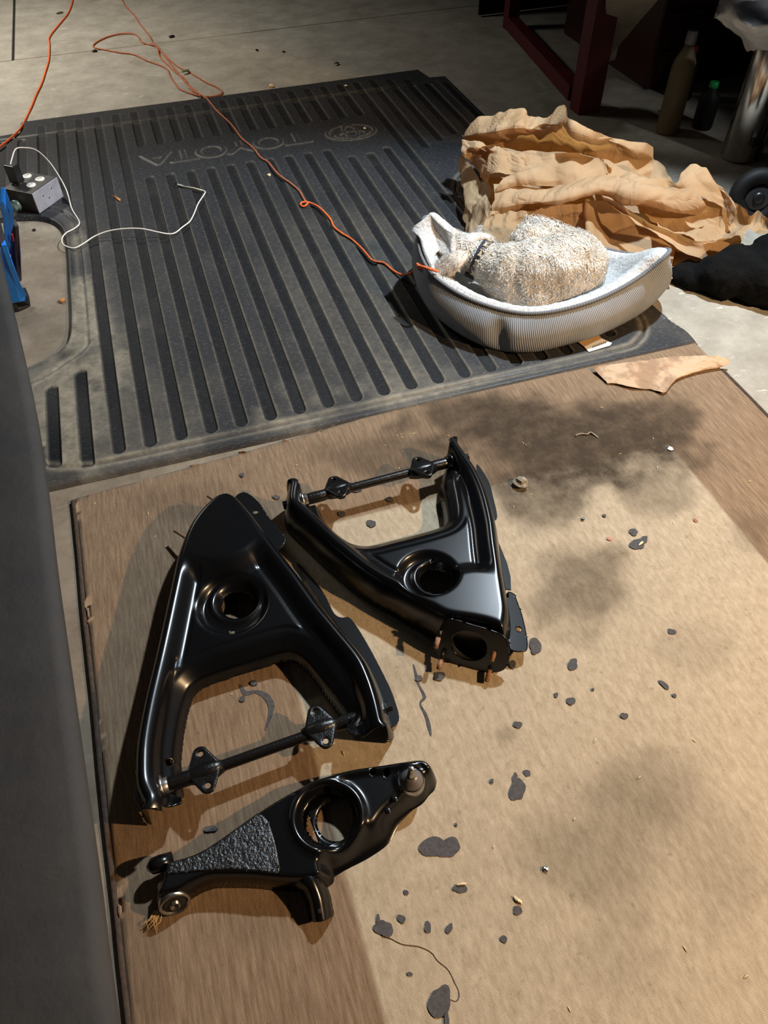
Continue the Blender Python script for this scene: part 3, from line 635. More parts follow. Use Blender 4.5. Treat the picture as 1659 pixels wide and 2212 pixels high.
# ------------------------------------------------------------------ dog bed
bed_rim = Gs([(922, 470, .225), (905, 505, .195), (908, 548, .170), (930, 590, .150), (968, 622, .138), (1020, 650, .130), (1085, 671, .125), (1140, 679, .125), (1200, 674, .130), (1275, 654, .138), (1340, 625, .150), (1395, 590, .172), (1440, 552, .21)])
back = np.array([(1.335, 1.60, .17), (1.33, 1.72, .09), (1.27, 1.83, .065), (1.15, 1.92, .065), (.98, 1.97, .075), (.83, 1.97, .13)])
rim = catmull(np.vstack([bed_rim, back]), 5, True)
bed_base = np.vstack([Gs([(958, 540), (925, 600), (928, 640), (945, 680), (975, 707), (1020, 735), (1080, 757), (1150, 760), (1210, 747), (1280, 727), (1345, 697), (1390, 668), (1418, 632)], .015), np.array([(1.31, 1.64, .015), (1.30, 1.73, .015), (1.25, 1.82, .015), (1.13, 1.90, .015), (.97, 1.95, .015), (.85, 1.95, .015)])])
base = catmull(bed_base, 5, True); N = len(rim); ctr = np.array([1.02, 1.78, 0])
bc = empty('dog_bed', (ctr[0], ctr[1], MT), 'grey blue corduroy dog bed with white plush lining, dog curled inside', 'pet bed')
def ring(a, b, t, out, dz=0):
    P = a*(1-t)+b*t; d_ = P-ctr; d_[:, 2] = 0; d_ /= np.linalg.norm(d_, axis=1)[:, None]; Q = P+d_*out; Q[:, 2] += dz; return Q
corner = np.zeros(N)
for ci in (6*5, 0, 12*5+2, 16*5):
    dd_ = np.minimum(np.abs(np.arange(N)-ci), N-np.abs(np.arange(N)-ci)); corner = np.maximum(corner, np.exp(-(dd_/1.2)**2))
shell = [base*np.array([1, 1, 0])+np.array([0, 0, .014])]
for t, o_ in ((.0, .004), (.12, .020), (.3, .031), (.5, .034), (.7, .028), (.88, .014), (1.0, .0)):
    R_ = ring(base, rim, t, o_); d_ = R_-ctr; d_[:, 2] = 0; d_ /= np.linalg.norm(d_, axis=1)[:, None]; R_ -= d_*(corner*.028*math.sin(PI*min(1, t*1.1)))[:, None]; shell.append(R_)
def loft(rings, cap0=False, cap1=False):
    V = np.vstack(rings); m_ = len(rings[0]); Fc = []
    for i in range(len(rings)-1):
        for k_ in range(m_): k2 = (k_+1) % m_; Fc.append((i*m_+k_, i*m_+k2, (i+1)*m_+k2, (i+1)*m_+k_))
    if cap0: Fc.append(tuple(range(m_))[::-1])
    if cap1: Fc.append(tuple((len(rings)-1)*m_+k_ for k_ in range(m_)))
    return V, Fc
V, Fc = loft(shell, cap0=True)
bs = mk('bolster_cover', V, Fc, CORD, bc)
arc = np.concatenate([[0], np.cumsum(np.linalg.norm(np.diff(np.vstack([rim, rim[:1]]), axis=0), axis=1))])[:N]
at = bs.data.attributes.new('rib', 'FLOAT', 'POINT'); at.data.foreach_set('value', np.tile(arc/.0048*2*PI, len(shell)).astype(np.float32))
ss = bs.modifiers.new('sub', 'SUBSURF'); ss.levels = 1; ss.render_levels = 2
inr = [rim]
for t, o_, dz in ((0, -.020, .010), (0, -.045, -.002), (0, -.070, -.035)):
    inr.append(ring(rim, rim, t, o_, dz))
fl0 = ring(rim, rim, 0, -.10); fl0[:, 2] = .045; inr.append(fl0)
c1 = ctr*.5+fl0*.5; c1[:, 2] = .040; inr.append(c1); c2 = ctr*.97+fl0*.03; c2[:, 2] = .040; inr.append(c2)
V, Fc = loft(inr, cap1=True); pb = mk('plush_lining', V, Fc, PLUSH, bc); s = pb.modifiers.new('sub', 'SUBSURF'); s.levels = 1; s.render_levels = 2
tx = bpy.data.textures.new('plush', 'CLOUDS'); tx.noise_scale = .012; dm = pb.modifiers.new('d', 'DISPLACE'); dm.texture = tx; dm.strength = .006; dm.texture_coords = 'LOCAL'
rp = np.vstack([rim, rim[:1]]); rpl = rp+np.array([0, 0, .002])
PC = catmull(rpl, 8); Vp = []; n = 8; th_ = np.linspace(0, 1, len(PC))
pr = .0056*(1+.18*np.sin(np.arange(len(PC))*1.9)); mk('piping', *tube(PC, pr, 8), PIPE, bc)
# left high petal of plush, standing above the rim
pet = [[(905, 505, .19), (912, 478, .215), (935, 458, .235), (962, 478, .225), (985, 510, .20)], [(908, 545, .165), (918, 515, .18), (940, 500, .19), (968, 515, .185), (990, 545, .17)], [(925, 590, .14), (932, 560, .15), (945, 550, .15), (972, 565, .145), (995, 590, .13)]]
def patch(rows, nu=10, nv=10):
    R_ = [catmull(Gs(r), nu) for r in rows]; R_ = np.array(R_); cols = [catmull(R_[:, j], nv) for j in range(R_.shape[1])]
    A = np.array(cols); nu_, nv_ = A.shape[:2]; V = A.reshape(-1, 3); Fc = [(i*nv_+j, i*nv_+j+1, (i+1)*nv_+j+1, (i+1)*nv_+j) for i in range(nu_-1) for j in range(nv_-1)]
    return V, Fc, (nu_, nv_)
V, Fc, _ = patch(pet, 8, 8); mod_solid(mk('plush_petal', V, Fc, PLUSH, bc), .028, 1)
tg = empty('bed_tag', G(1285, 742, .016), 'small paper tag half tan half white sticking out under the dog bed', 'tag')
def quad(pts, zz=None, th=.0006):
    P = Gs(pts, zz); lo = P-np.array([0, 0, th]); m_ = len(P); V = np.vstack([P, lo]); return V, [tuple(range(m_)), tuple(range(m_, 2*m_))[::-1]]+[(i, m_+i, m_+(i+1) % m_, (i+1) % m_) for i in range(m_)]
mk('tan_half', *quad([(1248, 738, .019), (1292, 722, .020), (1300, 731, .019), (1262, 749, .018)]), simple('tan_tag', (.40, .25, .11), .7), tg, False)
mk('white_half', *quad([(1262, 749, .018), (1300, 731, .019), (1322, 741, .017), (1318, 746, .017), (1272, 760, .017)]), simple('white_tag', (.75, .73, .70), .6), tg, False)
for q in range(7): mk('print_mark', *quad([(1279+q*4.4, 753-q*1.6, .0178), (1281.5+q*4.4, 752-q*1.6, .0178), (1284+q*4.4, 746-q*1.6, .0187), (1281.5+q*4.4, 747-q*1.6, .0187)], th=.0002), simple('ink', (.12, .12, .12), .6) if q == 0 else bpy.data.materials['ink'], tg, False)

# ------------------------------------------------------------------ dog
def ico(c, r, sub=3, M=None):
    import bmesh
    b = bmesh.new(); bmesh.ops.create_icosphere(b, subdivisions=sub, radius=1.0); V = np.array([v.co[:] for v in b.verts]); Fc = [tuple(v.index for v in f.verts) for f in b.faces]; b.free()
    V = V*np.array(r if not np.isscalar(r) else (r, r, r))
    if M is not None: V = V@np.array(M).T
    return (V+np.array(c)).tolist(), Fc
def chain(pts):
    out = []
    for (a, ra), (b, rb) in zip(pts[:-1], pts[1:]):
        a, b = np.array(a), np.array(b); n_ = max(2, int(np.linalg.norm(b-a)/(min(ra, rb)*.35)))
        for t in np.linspace(0, 1, n_): out.append(ico(a*(1-t)+b*t, ra*(1-t)+rb*t, 2))
    return out
def fuse(name, parts, vox, mat, parent, smooth=6, disp=None):
    V, Fc = join(parts); o = mk(name+'_src', V, Fc, mat, parent)
    r = o.modifiers.new('r', 'REMESH'); r.mode = 'VOXEL'; r.voxel_size = vox
    s = o.modifiers.new('s', 'SMOOTH'); s.iterations = smooth; s.factor = .6
    if disp:
        t = bpy.data.textures.new(name, 'CLOUDS'); t.noise_scale = disp[0]; t.noise_depth = 2; dm_ = o.modifiers.new('d', 'DISPLACE'); dm_.texture = t; dm_.strength = disp[1]; dm_.texture_coords = 'LOCAL'
    dg = bpy.context.evaluated_depsgraph_get(); me = bpy.data.meshes.new_from_object(o.evaluated_get(dg), depsgraph=dg)
    par = o.parent; loc_ = o.location.copy(); bpy.data.objects.remove(o)
    me.polygons.foreach_set('use_smooth', [True]*len(me.polygons)); me.materials.clear(); me.materials.append(mat)
    o = bpy.data.objects.new(name, me); COL.objects.link(o); o.parent = par; o.location = loc_
    return o
dg_c = G(1160, 600, .10)
dog = empty('dog', (dg_c[0], dg_c[1]+.05, .06), 'small curly cream dog curled asleep in the grey bed wearing a dark collar', 'dog')
sp = [(G(1232, 578, .135), .098), (G(1200, 585, .135), .104), (G(1150, 592, .130), .098), (G(1100, 590, .130), .084), (G(1065, 575, .135), .066), (G(1040, 560, .145), .050), (G(1016, 552, .150), .045), (G(1000, 548, .150), .047)]
parts = chain(sp)
parts += chain([(G(1240, 590, .12), .090), (G(1262, 570, .11), .070), (G(1245, 530, .08), .050), (G(1190, 505, .075), .035)])   # far haunch, folded leg
parts += chain([(G(1110, 620, .10), .070), (G(1150, 640, .09), .065), (G(1200, 630, .09), .06)])                              # belly side nearest the bolster
parts += chain([(G(1165, 520, .15), .052), (G(1140, 516, .17), .035)])                                                     # tail root over the back
parts += chain([(G(1000, 546, .150), .044), (G(990, 528, .135), .030), (G(984, 515, .125), .024), (G(982, 508, .122), .018)])      # muzzle down into the far bolster
parts += chain([(G(1060, 545, .09), .035), (G(1045, 520, .075), .026), (G(1040, 500, .07), .022)])                           # folded foreleg
dbody = fuse('body', parts, .006, DOG, dog, 5, (.018, .007))
def ear(name, pts, rr):
    return mk(name, *tube(catmull(Gs(pts), 5), np.interp(np.linspace(0, 1, (len(pts)-1)*5+1), np.linspace(0, 1, len(rr)), rr), 14, flat=.38), EAR, dog)
ear('ear', [(1000, 545, .190), (985, 560, .185), (966, 575, .165), (948, 587, .150), (938, 592, .145)], [.018, .030, .036, .028, .006])
e2_ = mk('ear', *tube(catmull(Gs([(1006, 532, .185), (1015, 515, .185), (1035, 511, .175), (1056, 515, .165), (1062, 522, .16)]), 5), np.interp(np.linspace(0, 1, 21), [0, .3, .6, .85, 1], [.012, .019, .022, .018, .004]), 14, flat=.5), FUR, dog)
mk('nose', *ico(G(981, 504, .122), (.009, .009, .007), 2), BLKP, dog)
for e_ in ((996, 530, .165), (984, 537, .160)): mk('eye', *ico(G(*e_), .0055, 2), BLKP, dog)
# collar with pale printed marks
cc = G(1040, 560, .145); ca = G(1016, 552, .150)-G(1065, 575, .135); a1, b1, d1 = frame(ca)
col_ = empty('dog_collar', cc, 'dark webbing collar with pale bone print around the dog neck', 'collar')
V = []; n = 40
for s_, r_ in ((-.013, .0515), (-.013, .0545), (.013, .0545), (.013, .0515)):
    for k_ in range(n): t = 2*PI*k_/n; V.append(cc+d1*s_+r_*(math.cos(t)*a1+math.sin(t)*b1))
Fc = [(i*n+k_, i*n+(k_+1) % n, ((i+1) % 4)*n+(k_+1) % n, ((i+1) % 4)*n+k_) for i in range(4) for k_ in range(n)]
mk('collar_band', V, Fc, COLLAR, col_)
for k_ in range(11):
    t = 2*PI*(k_+.5)/11; o_ = cc+.0546*(math.cos(t)*a1+math.sin(t)*b1); tt = -math.sin(t)*a1+math.cos(t)*b1; nn = math.cos(t)*a1+math.sin(t)*b1
    mk('bone_print', *join([boxm(o_, tt*.008, d1*.003, nn*.0009), ico(o_+tt*.008+d1*.003, .0034, 1), ico(o_+tt*.008-d1*.003, .0034, 1), ico(o_-tt*.008+d1*.003, .0034, 1), ico(o_-tt*.008-d1*.003, .0034, 1)]), COLPR, col_, False)
t = -1.9; nn = math.cos(t)*a1+math.sin(t)*b1
mk('buckle', *boxm(cc+d1*0+(G(1018, 595, .11)-cc)*0+.057*(G(1012, 600, .11)-cc)/np.linalg.norm(G(1012, 600, .11)-cc), d1*.015, np.cross(d1, (G(1012, 600, .11)-cc)/np.linalg.norm(G(1012, 600, .11)-cc))*.010, (G(1012, 600, .11)-cc)/np.linalg.norm(G(1012, 600, .11)-cc)*.004), BLKP, col_, False)
# curls
def curls(name, obj, count, ln, wd, mat, parent, seed=1, filt=None, curl=1.0):
    me = obj.data; r = np.random.RandomState(seed); org = np.array(parent_world(obj)); V0 = np.array([v.co[:] for v in me.vertices]); N0 = np.array([v.normal[:] for v in me.vertices])
    idx = r.permutation(len(V0)); V = []; Fc = []; c_ = 0
    for i in idx:
        if c_ >= count: break
        p = V0[i]+org; nn_ = N0[i]
        if filt and not filt(p, nn_): continue
        f = np.array([math.sin(p[0]*70+p[1]*31), math.cos(p[1]*60-p[2]*45), math.sin(p[2]*80+p[0]*20)])*.9+r.randn(3)*.45; f -= nn_*(f@nn_); f /= np.linalg.norm(f)+1e-9
        s_ = np.cross(nn_, f); L = ln*(.6+.8*r.rand()); W_ = wd*(.6+.8*r.rand()); o_ = len(V)
        for q, t in enumerate((0, .33, .66, 1)):
            an = t*2.6*curl; c = p+L*(f*math.sin(an)/(2.0)*1.1+nn_*(.12+.30*(1-math.cos(an))/2))+s_*L*.25*math.sin(t*5); ww = W_*(1-.75*t)
            V += [c-s_*ww, c+s_*ww]
        for q in range(3): Fc.append((o_+2*q, o_+2*q+1, o_+2*q+3, o_+2*q+2))
        c_ += 1
    return tag(mk(name, V, Fc, mat, parent), kind='stuff')
inb = lambda p, n_: p[2] > .07
curls('body_curls', dbody, 8000, .012, .0015, FUR, dog, 3, inb)
tail = fuse('tail', [ico(G(*p), r_, 2) for p, r_ in (((1165, 500, .16), .030), ((1140, 508, .165), .026), ((1125, 520, .17), .022), ((1190, 505, .155), .030), ((1150, 490, .165), .024))], .006, DOG, dog, 2, (.01, .008))
curls('tail_curls', tail, 2200, .030, .0014, FUR, dog, 7, None, 1.3)
for o_ in [x for x in dog.children if x.name.startswith('ear')][:2]: curls('ear_hair', o_, 400, .012, .0009, FUR if o_.data.materials[0] == FUR else EAR, dog, 9)

# ------------------------------------------------------------------ crumpled kraft paper
def crease(P, amp, seed, f0=9, k_=6):
    r = np.random.RandomState(seed); out = np.zeros(len(P)); Q = P+.012*np.sin(P[:, [1, 2, 0]]*31+seed)
    for i in range(k_):
        d_ = r.randn(3); d_ /= np.linalg.norm(d_); f = f0*1.45**i; t = (Q@d_)*f+r.rand()*9; tri = np.abs((t % 2)-1)*2-1
        out += tri*amp*.62**i
        Q = Q+.006*np.outer(tri, r.randn(3))
    return out
def paper_patch(rows, seed, amp=.012, nu=9, nv=9, f0=9):
    nu = nv = 13; amp *= 1.25
    V, Fc, (a, b) = patch(rows, nu, nv); A = V.reshape(a, b, 3)
    N_ = np.cross(np.gradient(A, axis=0).reshape(-1, 3), np.gradient(A, axis=1).reshape(-1, 3)); N_ /= np.linalg.norm(N_, axis=1)[:, None]+1e-9
    dsp = crease(V, amp, seed, f0); V = V+N_*dsp[:, None]; V[:, 2] = np.maximum(V[:, 2], .016)
    return V.tolist(), Fc
kp = []
kp.append(paper_patch([[(1030, 290, .15), (1120, 280, .16), (1220, 275, .17), (1300, 300, .16), (1380, 320, .13), (1420, 345, .09)],
    [(1020, 330, .12), (1110, 330, .13), (1200, 330, .14), (1300, 340, .13), (1390, 365, .11), (1450, 395, .08)],
    [(1040, 380, .10), (1120, 380, .11), (1210, 378, .12), (1310, 375, .12), (1400, 400, .10), (1500, 410, .09)],
    [(1060, 430, .08), (1130, 430, .09), (1210, 425, .10), (1320, 415, .10), (1420, 440, .08), (1540, 440, .08)],
    [(1060, 470, .05), (1130, 465, .05), (1220, 460, .06), (1330, 450, .07), (1430, 470, .07), (1560, 480, .06)]], 41, .012))
kp.append(paper_patch([[(1380, 440, .09), (1450, 450, .09), (1520, 450, .09), (1580, 470, .08), (1625, 480, .08)],
    [(1400, 480, .07), (1460, 490, .06), (1520, 500, .06), (1570, 510, .05), (1610, 505, .06)],
    [(1420, 520, .05), (1470, 540, .04), (1520, 555, .03), (1560, 560, .03), (1590, 545, .03)]], 42, .008))
kp.append(paper_patch([[(1260, 470, .06), (1330, 480, .06), (1400, 500, .06), (1460, 540, .04)],
    [(1270, 520, .04), (1340, 540, .035), (1400, 560, .03), (1450, 580, .03)],
    [(1290, 580, .02), (1350, 600, .02), (1400, 610, .02), (1450, 610, .02)]], 43, .008))
kp.append(paper_patch([[(1012, 268, .22), (1070, 250, .26), (1128, 238, .29), (1142, 250, .28), (1185, 240, .31), (1222, 229, .34), (1238, 262, .33), (1290, 285, .30), (1350, 300, .26), (1405, 322, .20)],
    [(998, 295, .20), (1060, 285, .25), (1120, 275, .28), (1145, 280, .27), (1185, 275, .29), (1222, 270, .31), (1245, 290, .30), (1300, 305, .27), (1350, 318, .24), (1412, 340, .18)],
    [(1002, 305, .17), (1060, 300, .19), (1120, 300, .20), (1150, 302, .20), (1185, 304, .21), (1222, 305, .22), (1250, 312, .23), (1300, 325, .22), (1350, 340, .20), (1410, 355, .16)],
    [(1010, 325, .15), (1060, 318, .16), (1110, 322, .17), (1150, 325, .17), (1190, 330, .18), (1230, 330, .19), (1265, 335, .20), (1300, 345, .20), (1350, 360, .18), (1405, 385, .13)]], 1, .010))
kp.append(paper_patch([[(997, 300, .21), (1010, 300, .215), (1050, 310, .21), (1100, 318, .215), (1130, 325, .21)],
    [(998, 330, .18), (1015, 320, .20), (1050, 320, .215), (1100, 325, .22), (1135, 335, .21)],
    [(1018, 350, .15), (1040, 325, .19), (1070, 335, .205), (1100, 345, .205), (1140, 350, .20)],
    [(1050, 400, .12), (1062, 380, .16), (1080, 378, .18), (1110, 375, .185), (1145, 372, .19)]], 2, .007, f0=16))
kp.append(paper_patch([[(1110, 330, .20), (1150, 335, .21), (1200, 338, .215), (1255, 326, .225), (1300, 348, .215), (1322, 362, .21)],
    [(1120, 362, .19), (1160, 360, .205), (1210, 362, .21), (1262, 352, .21), (1300, 360, .205), (1322, 366, .20)],
    [(1080, 395, .18), (1130, 385, .19), (1200, 385, .195), (1260, 380, .19), (1300, 378, .19), (1318, 372, .19)],
    [(1070, 415, .16), (1120, 400, .17), (1190, 402, .175), (1250, 396, .18), (1290, 388, .18), (1312, 380, .185)]], 3, .006, f0=12))
kp.append(paper_patch([[(1066, 398, .16), (1110, 395, .165), (1170, 400, .17), (1240, 395, .18), (1310, 380, .195), (1360, 392, .19), (1420, 402, .18), (1480, 412, .17)],
    [(1068, 425, .15), (1110, 420, .165), (1170, 415, .175), (1240, 408, .19), (1310, 395, .205), (1360, 408, .20), (1420, 415, .19), (1500, 420, .18)],
    [(1062, 445, .13), (1105, 445, .14), (1160, 440, .155), (1230, 430, .17), (1310, 412, .19), (1360, 425, .185), (1430, 435, .175), (1520, 440, .16)],
    [(1068, 465, .10), (1105, 460, .11), (1150, 450, .125), (1220, 440, .14), (1300, 422, .165), (1360, 440, .155), (1440, 455, .145), (1530, 460, .13)]], 4, .008, f0=11))
kp.append(paper_patch([[(1300, 345, .20), (1350, 372, .19), (1390, 390, .185), (1432, 386, .19), (1462, 396, .19), (1472, 372, .21), (1495, 348, .235), (1520, 362, .22), (1552, 390, .20), (1585, 425, .17)],
    [(1310, 372, .19), (1360, 392, .185), (1400, 400, .18), (1440, 398, .18), (1465, 402, .185), (1480, 390, .20), (1500, 375, .215), (1530, 385, .205), (1558, 405, .19), (1590, 445, .16)],
    [(1320, 392, .18), (1370, 408, .175), (1410, 412, .17), (1445, 410, .17), (1470, 410, .175), (1490, 408, .18), (1515, 405, .185), (1540, 412, .18), (1565, 430, .16), (1590, 470, .13)],
    [(1330, 405, .17), (1370, 418, .165), (1410, 424, .16), (1450, 424, .16), (1480, 425, .16), (1505, 428, .16), (1525, 432, .155), (1548, 440, .15), (1565, 455, .13), (1580, 490, .10)]], 5, .008, f0=12))
kp.append(paper_patch([[(1350, 420, .15), (1420, 430, .15), (1480, 430, .15), (1540, 430, .15), (1590, 440, .15), (1620, 465, .14), (1640, 455, .15), (1672, 485, .14)],
    [(1370, 445, .12), (1430, 460, .11), (1490, 470, .10), (1540, 470, .10), (1590, 480, .10), (1615, 485, .11), (1635, 482, .12), (1672, 495, .12)],
    [(1400, 470, .11), (1450, 490, .09), (1500, 500, .08), (1545, 500, .08), (1580, 505, .09), (1610, 492, .11), (1632, 500, .11), (1668, 503, .11)],
    [(1430, 490, .12), (1470, 510, .10), (1510, 520, .10), (1550, 520, .10), (1585, 512, .10), (1612, 498, .11), (1638, 505, .11), (1668, 508, .11)]], 6, .006, f0=14))
kp.append(paper_patch([[(1300, 422, .17), (1345, 445, .16), (1400, 478, .14), (1450, 500, .12), (1500, 520, .10), (1560, 520, .08), (1590, 540, .05)],
    [(1305, 430, .15), (1350, 460, .14), (1400, 492, .12), (1450, 512, .10), (1500, 535, .08), (1550, 550, .05), (1580, 565, .03)],
    [(1312, 436, .15), (1355, 468, .14), (1405, 503, .12), (1440, 520, .10), (1490, 550, .07), (1530, 570, .04), (1560, 585, .03)]], 7, .005, f0=14))
kp.append(paper_patch([[(1000, 335, .13), (1020, 360, .12), (1040, 400, .12), (1060, 440, .12), (1080, 462, .11)],
    [(990, 355, .09), (1005, 390, .09), (1018, 425, .09), (1035, 455, .09), (1060, 480, .09)],
    [(1010, 440, .06), (1010, 470, .06), (1015, 490, .06), (1030, 505, .06), (1050, 515, .07)],
    [(1005, 470, .03), (1005, 500, .03), (1010, 520, .03), (1020, 530, .03), (1045, 535, .04)]], 8, .008, f0=13))
kp.append(paper_patch([[(1060, 455, .11), (1100, 462, .11), (1150, 455, .12), (1200, 445, .12), (1260, 440, .12)],
    [(1045, 485, .10), (1090, 485, .10), (1140, 480, .09), (1200, 470, .08), (1262, 470, .08)],
    [(1040, 510, .10), (1080, 515, .10), (1120, 520, .08), (1190, 510, .06), (1268, 505, .05)],
    [(1050, 535, .09), (1085, 540, .08), (1120, 545, .06), (1190, 540, .04), (1270, 540, .03)]], 9, .010, f0=14))
kp.append(paper_patch([[(1265, 430, .13), (1278, 432, .13), (1330, 440, .12), (1400, 480, .09), (1450, 510, .07)],
    [(1262, 460, .10), (1276, 465, .10), (1330, 480, .07), (1390, 510, .05), (1450, 540, .04)],
    [(1268, 500, .07), (1274, 505, .07), (1320, 530, .04), (1380, 550, .03), (1440, 570, .03)],
    [(1270, 540, .04), (1280, 560, .03), (1320, 590, .03), (1370, 600, .025), (1440, 610, .025)]], 10, .008, f0=10))
V, Fc = join(kp)
pp = mk('crumpled_paper', V, Fc, KRAFT, None, False, loc=(G(1250, 450)[0], G(1250, 450)[1], 0)); tag(pp, 'big pile of crumpled brown kraft paper behind the dog bed', 'paper')
# torn scrap on the mat corner
sc_ = [[(1283, 793, .020), (1320, 788, .024), (1360, 784, .026), (1400, 778, .024), (1450, 771, .026), (1500, 769, .030), (1545, 770, .032), (1575, 776, .026)],
       [(1285, 800, .016), (1320, 803, .020), (1360, 802, .026), (1400, 798, .020), (1450, 790, .022), (1500, 783, .026), (1545, 781, .026), (1576, 782, .022)],
       [(1300, 815, .013), (1325, 820, .016), (1360, 820, .018), (1400, 818, .014), (1450, 808, .018), (1495, 797, .020), (1540, 791, .020), (1572, 788, .018)],
       [(1312, 829, .010), (1330, 829, .012), (1365, 838, .012), (1405, 842, .010), (1436, 848, .014), (1455, 824, .014), (1500, 806, .014), (1560, 794, .014)]]
V, Fc, (a, b) = patch(sc_, 7, 7); V = V+np.array([[0, 0, 1.]])*np.abs(crease(V, .003, 21, 25))[:, None]
st_ = mk('torn_paper_scrap', V, Fc, KRAFTS, None, False, loc=(G(1430, 800)[0], G(1430, 800)[1], 0)); mod_solid(st_, .0006); tag(st_, 'flat torn scrap of mottled tan kraft paper at the mat corner', 'paper')

# ------------------------------------------------------------------ cords
def cord(name, pts, r, mat, parent, n=7, per=8, wob=.0):
    P = catmull(Gs(pts), per)
    P = P+np.stack([noise2(np.arange(len(P))*.11+3, np.zeros(len(P))+5, 1.3, 3)-.5, noise2(np.arange(len(P))*.11+9, np.zeros(len(P))+5, 1.3, 4)-.5, np.zeros(len(P))], 1)*wob
    return mk(name, *tube(P, r, n), mat, parent)
zc, zm, rc_ = .004, .019, .0036
lead = empty('braided_paracord', G(650, 440, 0), 'thin orange braided cord looping across the concrete and mat to the dog', 'cord')
cord('cord_run', [(255, -25, zc), (268, 8, zc), (287, 30, zc), (302, 52, zc), (320, 75, zc), (332, 95, zc+.004), (352, 118, zc), (378, 150, zc), (402, 178, zc), (428, 200, .012), (447, 212, zm), (470, 240, zm), (500, 268, zm), (522, 297, zm), (547, 321, zm), (562, 341, zm), (580, 353, zm), (602, 378, zm), (625, 394, zm), (646, 412, zm), (659, 436, zm)], rc_, ORGD, lead, wob=.012)
cord('cord_run', [(659, 434, zm), (664, 439, zm+.006), (655, 446, zm), (649, 442, zm), (653, 437, zm+.004), (668, 438, zm), (690, 449, zm), (713, 473, zm), (722, 490, zm), (738, 503, zm), (762, 518, zm), (785, 540, zm), (806, 563, zm), (830, 568, zm), (848, 584, zm), (868, 594, zm+.01), (885, 591, .05), (895, 584, .10), (906, 578, .15)], rc_, ORG, lead, wob=.006)
cord('cord_end', [(901, 570, .165), (905, 574, .165), (915, 577, .17), (932, 582, .17), (945, 586, .16)], rc_*1.15, ORG, lead)
mk('knot', *ico(G(905, 575, .163), .0065, 2), ORG, lead); mk('knot', *ico(G(660, 437, zm+.002), .0055, 2), ORG, lead)
cord('cord_loop', [(338, 98, zc+.006), (322, 96, zc), (305, 90, zc), (297, 78, zc), (285, 73, zc), (262, 73, zc), (235, 79, zc), (212, 89, zc), (202, 98, zc), (206, 103, zc), (230, 108, zc), (262, 114, zc), (290, 118, zc), (318, 131, zc), (345, 141, zc), (360, 150, zc), (366, 163, zc), (378, 180, zc), (388, 192, zc), (412, 202, zc), (440, 208, .012)], rc_, ORGD, lead, wob=.008)
cord('cord_loop', [(440, 209, .014), (462, 208, zc+.004), (477, 203, zc), (478, 196, zc), (465, 187, zc), (445, 178, zc), (420, 163, zc), (408, 155, zc), (388, 146, zc), (368, 130, zc), (350, 112, zc+.004), (340, 99, zc+.008)], rc_, ORGD, lead, wob=.008)
cord('cord_loop', [(340, 100, zc+.008), (345, 122, zc), (362, 140, zc), (380, 157, zc), (398, 170, zc), (410, 190, zc), (425, 203, .010)], rc_, ORGD, lead, wob=.008)
c2_ = cord('extension_cord', [(160, -20, zc), (155, 8, zc), (146, 30, zc), (126, 55, zc), (107, 80, zc), (107, 100, zc), (105, 130, zc), (98, 155, zc), (90, 180, zc), (78, 205, zc), (68, 230, zc), (55, 258, zc), (44, 277, zm), (25, 297, zm), (2, 315, zm), (-40, 345, zm)], .0042, ORG, None); tag(c2_, 'orange cord running down the left edge behind the outlet box', 'cord')

# ------------------------------------------------------------------ outlet box, charger, cable
ta = G(68, 419, .085); tb = G(122, 382, .085); zb = MT+.001
u_ = tb-ta; u_[2] = 0; U = np.linalg.norm(u_); u_ /= U; v_ = np.array([-u_[1], u_[0], 0]); Wb = .125
cb_ = ta+u_*U/2+v_*Wb/2; h_ = (.085-zb)/2
box = empty('outlet_box', (cb_[0], cb_[1], zb), 'grey metal electrical box with four round white outlets on top', 'outlet box')
bx = mk('box_body', *boxm((cb_[0], cb_[1], zb+h_), u_*U/2, v_*Wb/2, (0, 0, h_)), GALV, box, False); mod_bevel(bx, .003)
# blank cover on the side facing right-front
sidec = ta+u_*U/2
mk('side_cover', *boxm(np.array([sidec[0], sidec[1], zb+h_])-v_*.001, u_*U/2*.985, v_*.0015, (0, 0, h_*.97)), GALVL, box, False)
for a, b in ((-.35, .3), (.0, -.2), (.35, .45)): mk('screw', *lathe([(0, .0035), (.0012, .003)], np.array([sidec[0], sidec[1], zb+h_])+u_*U*.5*a+np.array([0, 0, h_*b])-v_*.0025, -v_, 10), STEEL, box)
for a, b in ((-.18, -.1), (.42, .1), (.1, .62), (-.5, .5)):
    pass
tp = [G(58, 380.5, .086), G(86, 387, .086), G(67, 400, .086), G(38, 394, .086)]
for i, p in enumerate(tp):
    oc = mk('outlet', *lathe([(-.002, .0165), (.0015, .0165), (.0025, .0150)], p, (0, 0, 1), 24), WHT, box)
    if i < 3:
        for s in (-1, 1): mk('slot', *boxm(p+u_*.0055*s+np.array([0, 0, .0026]), u_*.0012, v_*.0045, (0, 0, .0004)), BLKP, oc, False)
